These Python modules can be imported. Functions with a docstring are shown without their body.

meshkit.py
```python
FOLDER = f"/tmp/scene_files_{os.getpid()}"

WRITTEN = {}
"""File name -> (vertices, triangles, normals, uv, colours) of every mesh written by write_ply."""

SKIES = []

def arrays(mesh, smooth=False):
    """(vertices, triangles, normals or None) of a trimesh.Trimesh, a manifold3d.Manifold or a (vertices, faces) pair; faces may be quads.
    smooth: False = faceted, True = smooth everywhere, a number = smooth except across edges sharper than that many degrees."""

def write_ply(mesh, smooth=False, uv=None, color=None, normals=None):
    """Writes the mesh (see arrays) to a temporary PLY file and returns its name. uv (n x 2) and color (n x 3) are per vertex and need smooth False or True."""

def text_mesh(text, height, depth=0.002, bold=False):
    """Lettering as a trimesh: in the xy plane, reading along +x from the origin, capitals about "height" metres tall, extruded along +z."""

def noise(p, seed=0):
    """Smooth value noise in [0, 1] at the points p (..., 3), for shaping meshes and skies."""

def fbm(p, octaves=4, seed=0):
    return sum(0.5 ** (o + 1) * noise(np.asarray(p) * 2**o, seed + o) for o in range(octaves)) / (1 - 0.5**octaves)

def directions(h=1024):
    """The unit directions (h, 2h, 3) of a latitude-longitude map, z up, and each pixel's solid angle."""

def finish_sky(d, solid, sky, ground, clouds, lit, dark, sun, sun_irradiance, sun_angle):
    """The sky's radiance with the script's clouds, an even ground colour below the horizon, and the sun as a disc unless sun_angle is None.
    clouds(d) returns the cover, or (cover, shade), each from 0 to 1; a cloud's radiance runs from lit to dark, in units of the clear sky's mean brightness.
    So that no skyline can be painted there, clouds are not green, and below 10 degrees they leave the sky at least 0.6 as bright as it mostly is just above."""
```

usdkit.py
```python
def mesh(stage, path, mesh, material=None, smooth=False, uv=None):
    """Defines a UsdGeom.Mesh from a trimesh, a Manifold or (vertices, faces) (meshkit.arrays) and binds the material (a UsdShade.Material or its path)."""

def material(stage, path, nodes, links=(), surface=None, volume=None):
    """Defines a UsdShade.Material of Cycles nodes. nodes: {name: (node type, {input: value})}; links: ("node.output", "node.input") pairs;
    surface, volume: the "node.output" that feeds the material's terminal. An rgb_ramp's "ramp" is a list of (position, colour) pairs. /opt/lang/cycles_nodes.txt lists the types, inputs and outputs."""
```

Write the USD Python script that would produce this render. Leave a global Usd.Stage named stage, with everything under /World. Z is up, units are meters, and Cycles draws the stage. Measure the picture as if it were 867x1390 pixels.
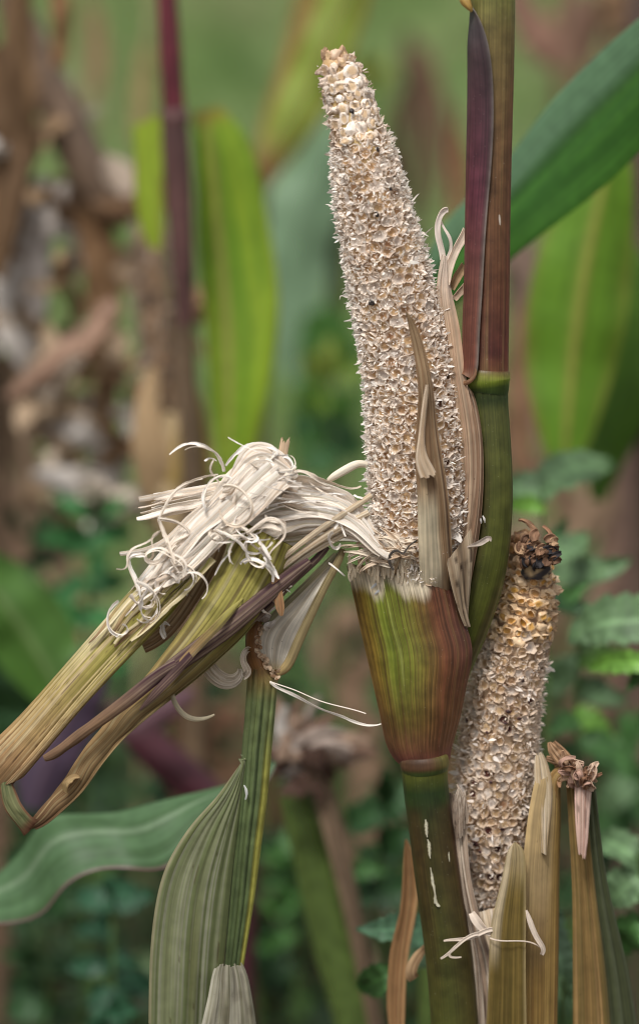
import math, sys
import numpy as np
sys.path.insert(0, '/opt/lang')
import meshkit, usdkit
from scipy.interpolate import PchipInterpolator, CubicSpline
from pxr import Usd, UsdGeom, UsdLux, UsdShade, Gf, Sdf, Vt

stage = Usd.Stage.CreateInMemory()
UsdGeom.SetStageUpAxis(stage, 'Z'); UsdGeom.SetStageMetersPerUnit(stage, 1.0)
UsdGeom.Xform.Define(stage, '/World'); UsdGeom.Scope.Define(stage, '/World/Looks')

# ------------------------------------------------------------------ camera, sky, sun, exposure
DIST, WIDE, EYE, PITCH = 1.40, 0.303, 0.95, math.radians(8.0)
EXPOSURE, FSTOP = 0.98, 3.6
cam = UsdGeom.Camera.Define(stage, '/World/camera')
cam.AddTranslateOp().Set(Gf.Vec3d(0, -DIST, EYE))
cam.AddRotateXOp().Set(90 - math.degrees(PITCH))
cam.CreateHorizontalApertureAttr(24.0)
cam.CreateFocalLengthAttr(24.0 / WIDE * DIST / math.cos(PITCH))
cam.CreateFStopAttr(FSTOP)
cam.CreateFocusDistanceAttr(DIST / math.cos(PITCH) - 0.008)
cam.CreateClippingRangeAttr(Gf.Vec2f(0.05, 500))
cam.CreateExposureAttr(EXPOSURE)

SUN_EL, SUN_AZ = math.radians(58), math.radians(200)       # direction towards the sun; azimuth atan2(x, y)
usdkit.material(stage, '/World/Looks/sky_look', {
    'sky': ('sky_texture', {'sky_type': 'single_scattering', 'sun_disc': False, 'sun_elevation': SUN_EL, 'sun_rotation': SUN_AZ, 'aerosol_density': 3.0}),
    'hs': ('hsv', {'saturation': 0.18}),
    'bg': ('background_shader', {'strength': 0.075})}, [('sky.color', 'hs.color'), ('hs.color', 'bg.color')], surface='bg.background')
dome = UsdLux.DomeLight.Define(stage, '/World/sky')
UsdShade.MaterialBindingAPI.Apply(dome.GetPrim()).Bind(UsdShade.Material.Get(stage, '/World/Looks/sky_look'))
dome.GetPrim().SetCustomDataByKey('kind', 'structure')
sun = UsdLux.DistantLight.Define(stage, '/World/sun')
sun.CreateNormalizeAttr(True); sun.CreateIntensityAttr(0.40); sun.CreateAngleAttr(12.0); sun.CreateColorAttr(Gf.Vec3f(1.0, 0.98, 0.95))
sun.AddRotateZOp().Set(-math.degrees(SUN_AZ)); sun.AddRotateXOp().Set(-(90 - math.degrees(SUN_EL)))

# ------------------------------------------------------------------ from the picture's pixels to points of the place
S = WIDE / 867.0
CP, SP = math.cos(PITCH), math.sin(PITCH)
TX = WIDE / 2 / (DIST / CP)
def P(px, py, d=0.0):
    """The point on the upright plane y = d seen at pixel (px, py)."""
    u, v = (px - 433.5) / 433.5 * TX, (695.0 - py) / 433.5 * TX
    dx, dy, dz = u, CP + v * SP, -SP + v * CP
    t = (d + DIST) / dy
    return np.array([dx * t, d, EYE + dz * t])
def R(rpx, d=0.0):
    return rpx * S * (DIST + d) / DIST
def H(r, g, b, k=1.0):
    c = np.array([r, g, b]) / 255.0
    return np.where(c < 0.04045, c / 12.92, ((c + 0.055) / 1.055) ** 2.4) * k
rng = np.random.default_rng(7)
nz = meshkit.noise

# ------------------------------------------------------------------ writing prims
taken = {}
def numbered(path):
    n = taken.get(path, 0); taken[path] = n + 1
    return path if n == 0 else f'{path}_{n:03d}'
def say(prim, label=None, cat=None, group=None, kind=None):
    for k, v in (('label', label), ('category', cat), ('group', group), ('kind', kind)):
        if v: prim.SetCustomDataByKey(k, v)
class Node:
    def __init__(self, path, base): self.path, self.base = path, base
def thing(name, label, cat, base, group=None):
    path = numbered('/World/' + name)
    x = UsdGeom.Xform.Define(stage, path); x.AddTranslateOp().Set(Gf.Vec3d(*map(float, base)))
    say(x.GetPrim(), label, cat, group)
    return Node(path, np.asarray(base, float))
TONE = {'stem_look': (.60, .92), 'sheath_look': (.68, .88), 'blade_look': (.76, .92), 'dry_look': (.88, .92), 'weed_look': (.70, .92), 'litter_look': (.75, .9), 'fibre_look': (1.0, .85), 'chaff_look': (1.0, .86), 'kernel_look': (1.0, .95)}
def part(parent, name, geo, mat, label=None, kind=None, smooth=True, cat=None, group=None):
    """geo = (V, F, tint, uv): one Mesh prim below parent (or at top level when parent is None)."""
    V, F, C, UV = geo
    k_, sat = TONE[mat]; grey = C @ np.array([.25, .6, .15]); C = (grey[:, None] + (C - grey[:, None]) * sat) * k_
    if parent is None: path, base = numbered('/World/' + name), V.mean(0) * [1, 1, 0] + [0, 0, V[:, 2].min()]
    else: path, base = numbered(parent.path + '/' + name), parent.base
    m = usdkit.mesh(stage, path, (V - base, F), '/World/Looks/' + mat, smooth=smooth, uv=UV if smooth in (True, False) else None)
    UsdGeom.PrimvarsAPI(m).CreatePrimvar('tint', Sdf.ValueTypeNames.Color3fArray, 'vertex').Set(Vt.Vec3fArray.FromNumpy(np.clip(C, 0.002, 0.95).astype(np.float32)))
    if parent is None: m.AddTranslateOp().Set(Gf.Vec3d(*map(float, base)))
    say(m.GetPrim(), label, cat, group, kind)
    return Node(path, base)
def join(geos):
    geos = [g for g in geos if g is not None]
    n, V, F, C, U = 0, [], [], [], []
    for v, f, c, u in geos:
        V.append(v); F.append(f + n); C.append(c); U.append(u); n += len(v)
    return np.vstack(V), np.vstack(F), np.vstack(C), np.vstack(U)

# ------------------------------------------------------------------ colour helpers: tint functions take s (-1..1 across) and v (0..1 along)
def ramp(x, stops):
    at = [q[0] for q in stops]
    return np.stack([np.interp(x, at, [q[1][k] for q in stops]) for k in range(3)], -1)
def mixc(a, b, t):
    t = np.clip(t, 0, 1)[..., None]
    return a * (1 - t) + b * t
def sm(x, a, b):
    t = np.clip((x - a) / (b - a), 0, 1); return t * t * (3 - 2 * t)
def n2(s, v, a, b, seed=0):
    return nz(np.stack([s * a + 31.7, v * b + 11.3, np.full_like(s, seed * 3.7)], -1), seed)
def flat(col, var=0.15, a=6, b=4, seed=0):
    col = np.asarray(col)
    def f(s, v):
        return col * (1 + var * 2 * (n2(s, v, a, b, seed) - 0.5))[..., None]
    return f
def unit(x): return x / (np.linalg.norm(x, axis=-1, keepdims=True) + 1e-12)

# ------------------------------------------------------------------ shapes
def curve(pts, n, smooth=True):
    pts = np.asarray(pts, float)
    t = np.concatenate([[0], np.cumsum(np.linalg.norm(np.diff(pts[:, :3], axis=0), axis=1) + 1e-9)]); t /= t[-1]
    x = np.linspace(0, 1, n)
    if not smooth or len(pts) < 3: return np.stack([np.interp(x, t, c) for c in pts.T], 1)
    return np.stack([(CubicSpline if k < 3 else PchipInterpolator)(t, c)(x) for k, c in enumerate(pts.T)], 1)
def quads(n, m, wrap=False, flip=False):
    i, j = np.meshgrid(np.arange(n - 1), np.arange(m if wrap else m - 1), indexing='ij')
    a, b = i * m + j, i * m + (j + 1) % m
    q = np.stack([a, b, b + m, a + m], -1).reshape(-1, 4)
    if flip: q = q[:, ::-1]
    return np.vstack([q[:, [0, 1, 2]], q[:, [0, 2, 3]]])
def grid_normals(G):
    du, dv = np.gradient(G, axis=1), np.gradient(G, axis=0)
    return unit(np.cross(du, dv))
def sheet(G, tint, thick=0.0003, hole=None):
    """A grid of points (n, m, 3) as a thin leaf with two faces and a rim. hole(s, v) > 0 leaves cells out (torn edges)."""
    n, m = G.shape[:2]
    s, v = np.meshgrid(np.linspace(-1, 1, m), np.linspace(0, 1, n))
    N = grid_normals(G)
    C = tint(s, v)
    wid = np.linalg.norm(np.diff(G, axis=1), axis=2).sum(1)
    length = np.concatenate([[0], np.cumsum(np.linalg.norm(np.diff(G[:, m // 2], axis=0), axis=1))])
    UV = np.stack([s * wid.mean() / 2 + 0.013 * G[0, 0, 0], np.repeat(length[:, None], m, 1)], -1)
    F = quads(n, m)
    if hole is not None:
        keep = hole(s, v).ravel() <= 0
        F = F[keep[F].all(1)]
    front, back = (G + N * thick / 2).reshape(-1, 3), (G - N * thick / 2).reshape(-1, 3)
    c, uv, k = C.reshape(-1, 3), UV.reshape(-1, 2), n * m
    Vs, Fs, Cs, Us = [front, back], [F, F[:, ::-1] + k], [c, c], [uv, uv]
    e = np.vstack([F[:, [0, 1]], F[:, [1, 2]], F[:, [2, 0]]])
    key = np.minimum(e[:, 0], e[:, 1]) * k + np.maximum(e[:, 0], e[:, 1])
    _, idx, cnt = np.unique(key, return_index=True, return_counts=True)
    b = e[idx[cnt == 1]]
    q = len(b)
    Vs.append(np.concatenate([front[b[:, 0]], front[b[:, 1]], back[b[:, 0]], back[b[:, 1]]]))
    Cs.append(np.concatenate([c[b[:, 0]], c[b[:, 1]]] * 2)); Us.append(np.concatenate([uv[b[:, 0]], uv[b[:, 1]]] * 2))
    i = np.arange(q) + 2 * k
    Fs.append(np.vstack([np.stack([i, i + 2 * q, i + 3 * q], 1), np.stack([i, i + 3 * q, i + q], 1)]))
    return np.vstack(Vs), np.vstack(Fs), np.vstack(Cs), np.vstack(Us)
def ribbon(ctrl, tint, ns=9, n=60, prof=None, edge=None, thick=0.0003, wob=0.0, seed=0, hole=None, world=False):
    """A strip along (px, py, d, half width px, roll degrees). prof(s, v): lift in half widths; edge(s, v): width factor; wob: side ripple in half widths."""
    rows = []
    for c in ctrl:
        px, py, d, hw = c[:4]; roll = c[4] if len(c) > 4 else 0
        rows.append([*(P(px, py, d) if not world else (px, py, d)), R(hw, d) if not world else hw, roll])
    A = curve(rows, n)
    c, hw, roll = A[:, :3], A[:, 3], np.radians(A[:, 4])
    T = unit(np.gradient(c, axis=0))
    ref = np.array([0.02, -1.0, 0.05])
    N = ref - T * (T @ ref)[:, None]; N = unit(N)
    W = np.cross(T, N)
    Wr = W * np.cos(roll)[:, None] + N * np.sin(roll)[:, None]
    Nr = N * np.cos(roll)[:, None] - W * np.sin(roll)[:, None]
    s, v = np.meshgrid(np.linspace(-1, 1, ns), np.linspace(0, 1, n))
    lift = prof(s, v) if prof else -0.15 * s * s
    e = edge(s, v) if edge else 1.0
    if wob: lift = lift + wob * (n2(s * 0.6, v, 1.0, 7.0, seed) - 0.5) * (0.3 + np.abs(s))
    G = c[:, None] + Wr[:, None] * (s * e * hw[:, None])[..., None] + Nr[:, None] * (lift * hw[:, None])[..., None]
    return sheet(G, tint, thick, hole)
def loft(Lp, Rp, tint, ns=13, n=60, bulge=0.0, ripple=0.0, rf=(5, 3), thick=0.0004, seed=0, hole=None, prof=None):
    """A blade between two edges, each a list of (px, py, d); bulge and ripple in px towards the viewer."""
    A, B = curve([P(*q) for q in Lp], n), curve([P(*q) for q in Rp], n)
    s, v = np.meshgrid(np.linspace(-1, 1, ns), np.linspace(0, 1, n))
    w = ((s + 1) / 2)[..., None]
    G = A[:, None] * (1 - w) + B[:, None] * w
    N = grid_normals(G); N *= np.where(N[..., 1:2] > 0, -1, 1)
    lift = bulge * np.sqrt(np.clip(1 - s * s, 0, 1)) + ripple * 2 * (n2(s, v, rf[0], rf[1], seed) - 0.5)
    if prof: lift = lift + prof(s, v)
    return sheet(G + N * (lift * S)[..., None], tint, thick, hole)
def tube(ctrl, tint, sides=40, n=60, flat_=1.0, ridge=None, caps=True, world=False):
    """A closed stem along (px, py, d, radius px); angle 0 faces the viewer, s = angle / pi, right of it positive. flat_: depth as a part of width."""
    rows = [[*(P(*c[:3]) if not world else c[:3]), R(c[3], c[2]) if not world else c[3]] for c in ctrl]
    A = curve(rows, n)
    c, r = A[:, :3], A[:, 3]
    T = unit(np.gradient(c, axis=0)); ref = np.array([0.02, -1.0, 0.05])
    N = unit(ref - T * (T @ ref)[:, None]); W = np.cross(T, N)
    if W[n // 2] @ np.array([1, 0, 0]) < 0: W = -W
    a = np.linspace(-math.pi, math.pi, sides, endpoint=False)
    th, v = np.meshgrid(a, np.linspace(0, 1, n))
    k = 1.0 + (ridge(th, v) if ridge else 0.0)
    G = c[:, None] + N[:, None] * (np.cos(th) * k * flat_ * r[:, None])[..., None] + W[:, None] * (np.sin(th) * k * r[:, None])[..., None]
    C = tint(th / math.pi, v)
    L = np.concatenate([[0], np.cumsum(np.linalg.norm(np.diff(c, axis=0), axis=1))])
    UV = np.stack([th * r.mean(), np.repeat(L[:, None], sides, 1)], -1)
    V, F, C, UV = G.reshape(-1, 3), quads(n, sides, True), C.reshape(-1, 3), UV.reshape(-1, 2)
    if caps:
        for ring, e in ((np.arange(sides), 0), (np.arange(sides) + (n - 1) * sides, n - 1)):
            V = np.vstack([V, V[ring], c[e]]); C = np.vstack([C, C[ring], C[ring].mean(0)]); UV = np.vstack([UV, UV[ring], UV[ring].mean(0)])
            o = len(V) - sides - 1
            i = np.arange(sides)
            f = np.stack([i + o, np.full(sides, len(V) - 1), (i + 1) % sides + o], 1)
            F = np.vstack([F, f if e == 0 else f[:, ::-1]])
    e1 = V[F[:, 1]] - V[F[:, 0]]; e2 = V[F[:, 2]] - V[F[:, 0]]
    mid = V[F].mean(1)
    k_ = np.argmin(np.abs((np.arange(n)[None]) - 0), axis=1)
    test = np.einsum('ij,ij->i', np.cross(e1, e2)[:sides], mid[:sides] - c[0])
    if test.mean() < 0: F = F[:, ::-1]
    return V, F, C, UV

# ------------------------------------------------------------------ materials
def plant_look(name, rough=0.5, spec=0.4, through=0.0, streak=0.25, su=2600, sv=45, bump=0.25, speck=0.0, speck_col=(0.03, 0.02, 0.015), speck_scale=420, sheen=0.0, blotch=0.12):
    n = {'at': ('attribute', {'attribute': 'tint'}), 'tc': ('texture_coordinate', {}), 'mp': ('mapping', {'scale': (su, sv, 1)}),
         'no': ('noise_texture', {'scale': 1.0, 'detail': 2.0, 'roughness': 0.65}), 'mr': ('map_range', {'from_min': 0.25, 'from_max': 0.75, 'to_min': 1 - streak, 'to_max': 1 + streak}),
         'mu': ('mix_color', {'blend_type': 'multiply', 'fac': 1.0, 'use_clamp': False}),
         'ge': ('geometry', {}), 'nb': ('noise_texture', {'scale': 130.0, 'detail': 4.0}), 'mb': ('map_range', {'from_min': 0.3, 'from_max': 0.7, 'to_min': 1 - blotch, 'to_max': 1 + blotch}),
         'm2': ('mix_color', {'blend_type': 'multiply', 'fac': 1.0, 'use_clamp': False}),
         'ns': ('noise_texture', {'scale': float(speck_scale), 'detail': 2.0}), 'ms': ('map_range', {'from_min': 0.71, 'from_max': 0.78, 'to_min': 0.0, 'to_max': float(speck), 'clamp': True}),
         'm3': ('mix_color', {'blend_type': 'mix', 'b': speck_col}),
         'bp': ('bump', {'strength': float(bump), 'distance': 0.0004}),
         'p': ('principled_bsdf', {'roughness': rough, 'specular_ior_level': spec, 'sheen_weight': sheen})}
    l = [('tc.UV', 'mp.vector'), ('mp.vector', 'no.vector'), ('no.fac', 'mr.value'), ('at.color', 'mu.a'), ('mr.result', 'mu.b'),
         ('ge.position', 'nb.vector'), ('nb.fac', 'mb.value'), ('mu.result', 'm2.a'), ('mb.result', 'm2.b'),
         ('ge.position', 'ns.vector'), ('ns.fac', 'ms.value'), ('ms.result', 'm3.fac'), ('m2.result', 'm3.a'),
         ('m3.result', 'p.base_color'), ('no.fac', 'bp.height'), ('bp.normal', 'p.normal')]
    out = 'p.BSDF'
    if through:
        n['tr'] = ('translucent_bsdf', {}); n['mc'] = ('mix_closure', {'fac': through})
        l += [('m3.result', 'tr.color'), ('p.BSDF', 'mc.closure1'), ('tr.BSDF', 'mc.closure2')]
        out = 'mc.closure'
    usdkit.material(stage, '/World/Looks/' + name, n, l, surface=out)
plant_look('stem_look', 0.45, 0.35, 0, 0.34, 1250, 9, 0.35, 0.35, (0.42, 0.40, 0.34), 1100, blotch=0.28)
plant_look('sheath_look', 0.5, 0.32, 0.0, 0.55, 1150, 7, 0.7, 0.4, (0.40, 0.36, 0.30), 1000, blotch=0.28)
plant_look('blade_look', 0.5, 0.35, 0.28, 0.22, 1000, 9, 0.3, 0.0)
plant_look('dry_look', 0.75, 0.25, 0.22, 0.38, 1250, 14, 0.6, 0.45, (0.06, 0.035, 0.02), 420)
plant_look('fibre_look', 0.7, 0.25, 0.28, 0.2, 1500, 16, 0.6, 0.0, blotch=0.06)
plant_look('chaff_look', 0.8, 0.2, 0.3, 0.06, 900, 400, 0.2, 0.0, blotch=0.10)
plant_look('kernel_look', 0.5, 0.4, 0.0, 0.06, 900, 900, 0.3, 0.35, (0.12, 0.07, 0.03), 700)
plant_look('weed_look', 0.5, 0.35, 0.16, 0.15, 300, 300, 0.3, 0.0, blotch=0.3)
plant_look('litter_look', 0.85, 0.15, 0.15, 0.3, 400, 60, 0.3, 0.0, blotch=0.25)

# ================================================================== THE MAIN CORN PLANT
def wave_ridge(count, amp, seed=0):
    return lambda th, v: amp * (np.cos(th * count + 3 * n2(th, v, 1, 2, seed)))
main = thing('corn_plant', 'tall corn plant in sharp focus with an upright eaten cob and shredded husks', 'corn plant', [P(600, 1300, 0)[0], 0.0, 0.0])

# lower stalk, down to the soil
zb = P(590, 1290, 0)
def lower_tint(s, v):
    base = ramp(v, [(0, H(92, 84, 40)), (0.55, H(88, 92, 30)), (0.72, H(84, 92, 28)), (0.93, H(70, 66, 26)), (0.975, H(40, 62, 22)), (1, H(110, 112, 30))])
    red = sm(n2(s, v, 3, 4, 5), 0.45, 0.8) * 0.5 + 0.35 * sm(np.abs(s + 0.25), 0.10, 0.5)
    c = mixc(base, H(84, 46, 30), red * (v < 0.96))
    sc = np.zeros_like(v)
    return c
pts_low = [(640, 2480, 0.0, 40), (636, 2100, 0.0, 40), (628, 1700, 0.0, 36), (617, 1390, 0.0, 33), (608, 1290, 0.0, 32.5), (595, 1200, 0.0, 31.5), (583, 1110, 0.0, 31), (577, 1060, 0.0, 31), (576, 1034, 0.0, 33)]
part(main, 'stalk', tube(pts_low, lower_tint, 64, 120, 0.92, wave_ridge(26, 0.006, 3)), 'stem_look', 'olive brown lower stalk with pale scratches')
# pale scratches in the rind
scar_ = flat(H(204, 198, 168), 0.35, 4, 14)
scar = lambda s, v: mixc(scar_(s, v), H(112, 96, 60), sm(np.abs(s), .45, .95))
for pts in ([(577, 1113, 2), (578.5, 1122, 4), (579, 1132, 3.2), (580, 1137, 1)], [(580, 1140, 1.5), (582.5, 1150, 4), (583, 1160, 3), (584, 1166, .6)],
            [(584, 1178, 1.0), (586, 1190, 3), (588, 1202, 3.6), (590, 1212, 2), (593, 1228, 5.0), (597, 1231, 1)], [(609, 1157, .8), (609, 1164, 2), (610, 1170, .6)]):
    part(main, 'scratch', ribbon([(x, y, -0.0107 if x < 600 else -0.0080, w * .62, 12) for x, y, w in pts], scar, 7, 30, prof=lambda s, v: -.3 * s * s, thick=.0001, edge=lambda s, v: 1 + 1.1 * (n2(s, v, 2, 22) - .5)), 'fibre_look')
# upper stalk
def mid_tint(s, v):
    c = ramp(v, [(0, H(86, 96, 20)), (0.35, H(92, 98, 28)), (0.75, H(96, 100, 40)), (0.93, H(92, 96, 42)), (0.965, H(52, 66, 30)), (1.0, H(70, 80, 30))])
    c = mixc(c, H(120, 150, 30), sm(s, 0.25, 0.48) * sm(0.5 - v, 0, .35) * 0.9)
    c = mixc(c, H(70, 60, 26), sm(n2(s, v, 5, 2.5, 9), .5, .8) * .8)
    return c
part(main, 'stalk', tube([(592, 990, 0.010, 20), (606, 930, 0.010, 24), (629, 862, 0.009, 29), (651, 790, 0.006, 32), (666, 700, 0.002, 29), (667, 610, 0.0, 26.5), (664, 560, 0.0, 26), (661, 525, 0.0, 28)], mid_tint, 64, 90, 0.95, wave_ridge(18, 0.012, 4)), 'stem_look', 'smooth green stalk curving up behind the sheath')
def node_tint(s, v):
    return ramp(v, [(0, H(44, 60, 24)), (0.25, H(60, 78, 20)), (0.5, H(132, 150, 34)), (0.75, H(156, 156, 52)), (1, H(120, 92, 50))])
part(main, 'node', tube([(661, 532, 0.0, 28), (661, 524, 0.0, 30), (660, 514, 0.0, 32.5), (660.5, 506, 0.0, 31.5), (661, 501, 0.0, 29.5)], node_tint, 64, 30, 0.95), 'stem_look', 'swollen green node ring of the upper stalk')
def top_tint(s, v):
    y = 520 - v * 640
    c = ramp(v, [(0, H(120, 76, 44)), (0.05, H(96, 48, 40)), (0.22, H(112, 68, 42)), (0.55, H(118, 86, 50)), (0.78, H(122, 106, 52)), (0.88, H(124, 126, 52)), (1, H(130, 138, 56))])
    c = mixc(c, H(130, 60, 48), sm(s, 0.18, 0.48) * sm(0.85 - v, 0, .25) * .75)
    c = mixc(c, H(150, 128, 76), 0.45 * sm(n2(s, v, 26, 1.2, 2), .55, .8))
    return c
part(main, 'upper_sheath', tube([(661, 506, 0.0, 28.5), (661, 470, 0, 28.8), (662, 400, 0, 29), (663.5, 300, 0, 28.5), (665, 200, 0, 29), (667, 100, 0, 29.5), (668, 20, 0, 30), (669, -90, 0, 30)], top_tint, 96, 120, 0.95, wave_ridge(34, 0.006, 6)), 'sheath_look', 'brownish red ribbed sheath round the upper stalk')
# the purple overlapping edge
def lap_tint(s, v):
    c = ramp(v, [(0, H(150, 100, 64)), (0.03, H(120, 66, 48)), (0.25, H(108, 62, 50)), (0.5, H(104, 48, 62)), (0.75, H(86, 52, 60)), (0.94, H(72, 62, 62)), (1, H(96, 90, 80))])
    c = mixc(c, H(118, 60, 42), sm(-s, 0.0, 0.9) * sm(0.75 - v, 0, .4) * .8)
    c = mixc(c, H(150, 142, 130), sm(s, 0.86, 0.98) * .8)
    return mixc(c, H(58, 40, 44), sm(s, .2, .8) * sm(v, .35, .8) * .55)
Lp = [(624, 514, -0.004), (629, 505, -0.001), (630, 480, 0), (631, 400, .0005), (632.3, 300, .0005), (633.4, 200, .0005), (635, 110, .0005), (636, 50, 0), (639, 10, -0.003)]
Rp = [(645, 514, -0.0105), (648, 500, -0.0110), (650, 470, -0.0112), (654, 400, -0.0114), (660, 300, -0.0116), (668, 200, -0.0118), (668.5, 110, -0.0118), (660, 50, -0.0114), (641, 10, -0.006)]
part(main, 'sheath_edge', loft(Lp, Rp, lap_tint, 21, 120, prof=lambda s, v: 10.5 * np.clip(1 - s * s, 0, 1) ** .8 * sm(1.0 - v, 0, .12), thick=0.0005), 'sheath_look', 'dark purple overlapping edge of the upper sheath')
part(main, 'sheath_lip', ribbon([(620, 515, -.002, 1.5), (627, 518, -0.006, 2.5), (634, 519, -0.0105, 2.8), (641, 514, -0.0115, 2.2), (645, 507, -0.0116, 1.5), (645, 500, -0.0114, .8)], flat(H(158, 112, 76), .15, 4, 9), 7, 30, prof=lambda s, v: .6 * (1 - s * s)), 'sheath_look', 'pale brown lip at the foot of the sheath')
part(main, 'bud', tube([(628, -8, -0.006, 5), (631, 0, -0.007, 7), (636, 8, -0.008, 5), (640, 15, -0.008, 1.5)], flat(H(190, 150, 70), .2), 16, 16), 'stem_look', 'small tan tip at the top of the purple sheath')
for x, y, l in ((678, 298, 7),):
    part(main, 'rind_fleck', ribbon([(x - .5, y - l, -0.0116, .5), (x, y, -0.0117, 1.2), (x + .5, y + l, -0.0116, .5)], flat(H(190, 176, 160), .1), 5, 8), 'fibre_look')

# the big sheath under the upright cob
def sheath_tint(s, v):      # v from the node (0) to the chewed rim (1); s -1 left edge, 1 right
    c = ramp(s, [(-1, H(136, 96, 26)), (-0.75, H(146, 120, 24)), (-0.5, H(126, 138, 22)), (-0.15, H(122, 132, 24)), (0.2, H(128, 112, 34)), (0.5, H(128, 78, 44)), (0.8, H(108, 64, 46)), (1, H(84, 52, 40))])
    low = ramp(v, [(0, H(116, 52, 46)), (0.03, H(106, 54, 46)), (0.10, H(110, 70, 40)), (0.4, H(116, 80, 34)), (0.62, H(124, 106, 26)), (1, H(128, 126, 26))])
    c = mixc(low, c, sm(v, 0.06, .55))
    stripe = sm(n2(s, v, 20, 1.0, 4), .5, .78)
    c = mixc(c, H(150, 146, 60), stripe * .12 * sm(v, .1, .5))
    c = mixc(c, H(100, 46, 32), sm(n2(s, v, 34, 1.0, 8), .46, .8) * .45)
    streak = np.exp(-((s + 0.32 - (1 - v) * 0.1) / 0.025) ** 2) * sm(v, .35, .5) * sm(.85 - v, 0, .1)
    c = mixc(c, H(176, 178, 90), streak * .45)
    for a_, b_, w_ in ((.34, .14, .012), (-.62, .05, .01), (.66, .05, .012)):
        c = mixc(c, H(60, 44, 26), .5 * np.exp(-((s - a_ - b_ * (v - .5)) / w_) ** 2) * sm(v, .05, .3))
    rim = v + 0.13 * (n2(s, v * 0, 7, 1, 3) - .5) + .05 * (n2(s, v * 0, 60, 1, 5) - .5)
    c = mixc(c, H(232, 214, 180, 1.15), sm(rim, .81, .88) * sm(.62 - s, 0, .2))
    c = mixc(c, H(150, 118, 84), sm(rim, .93, 1.0) * .6 + sm(s, .4, .7) * sm(v, .84, .93) * .9)
    return c
ys = np.linspace(0, 1, 12)
Ls = [(541, 1036, 0.004), (528, 1018, 0.004), (518, 980, 0.004), (512, 952, 0.003), (504, 916, 0.003), (497, 885, 0.002), (490, 855, 0.002), (483, 822, 0.001), (476, 792, 0.0), (470, 768, 0.0), (464, 746, 0.0)]
Rs = [(610, 1030, 0.004), (613, 1012, 0.002), (621, 985, 0.000), (628, 955, -0.003), (634, 925, -0.005), (640, 892, -0.006), (639, 873, -0.006), (631, 845, -0.006), (624, 815, -0.006), (617, 785, -0.006), (611, 755, -0.006)]
def rag(s, v):
    top = 1.01 - 0.09 * n2(s, v * 0, 7, 1, 12) - 0.07 * n2(s, v * 0, 34, 1, 13)
    return v - top
part(main, 'ear_sheath', loft(Ls, Rs, sheath_tint, 150, 130, bulge=0, ripple=0.0, thick=0.0006, hole=rag, prof=lambda s, v: 34 * (1 - np.abs(s) ** 2.6) + (0.45 * np.cos(s * 62 + 5 * n2(s, v, 3, 1, 2)) + 1.2 * (n2(s, v, 30, 1.2, 4) - .5) + 4 * (n2(s, v, 3, 2, 6) - .5)) * sm(v, 0, .15) * sm(1 - np.abs(s), 0, .15)), 'sheath_look', 'broad ribbed green and red sheath with a chewed pale rim')
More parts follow.
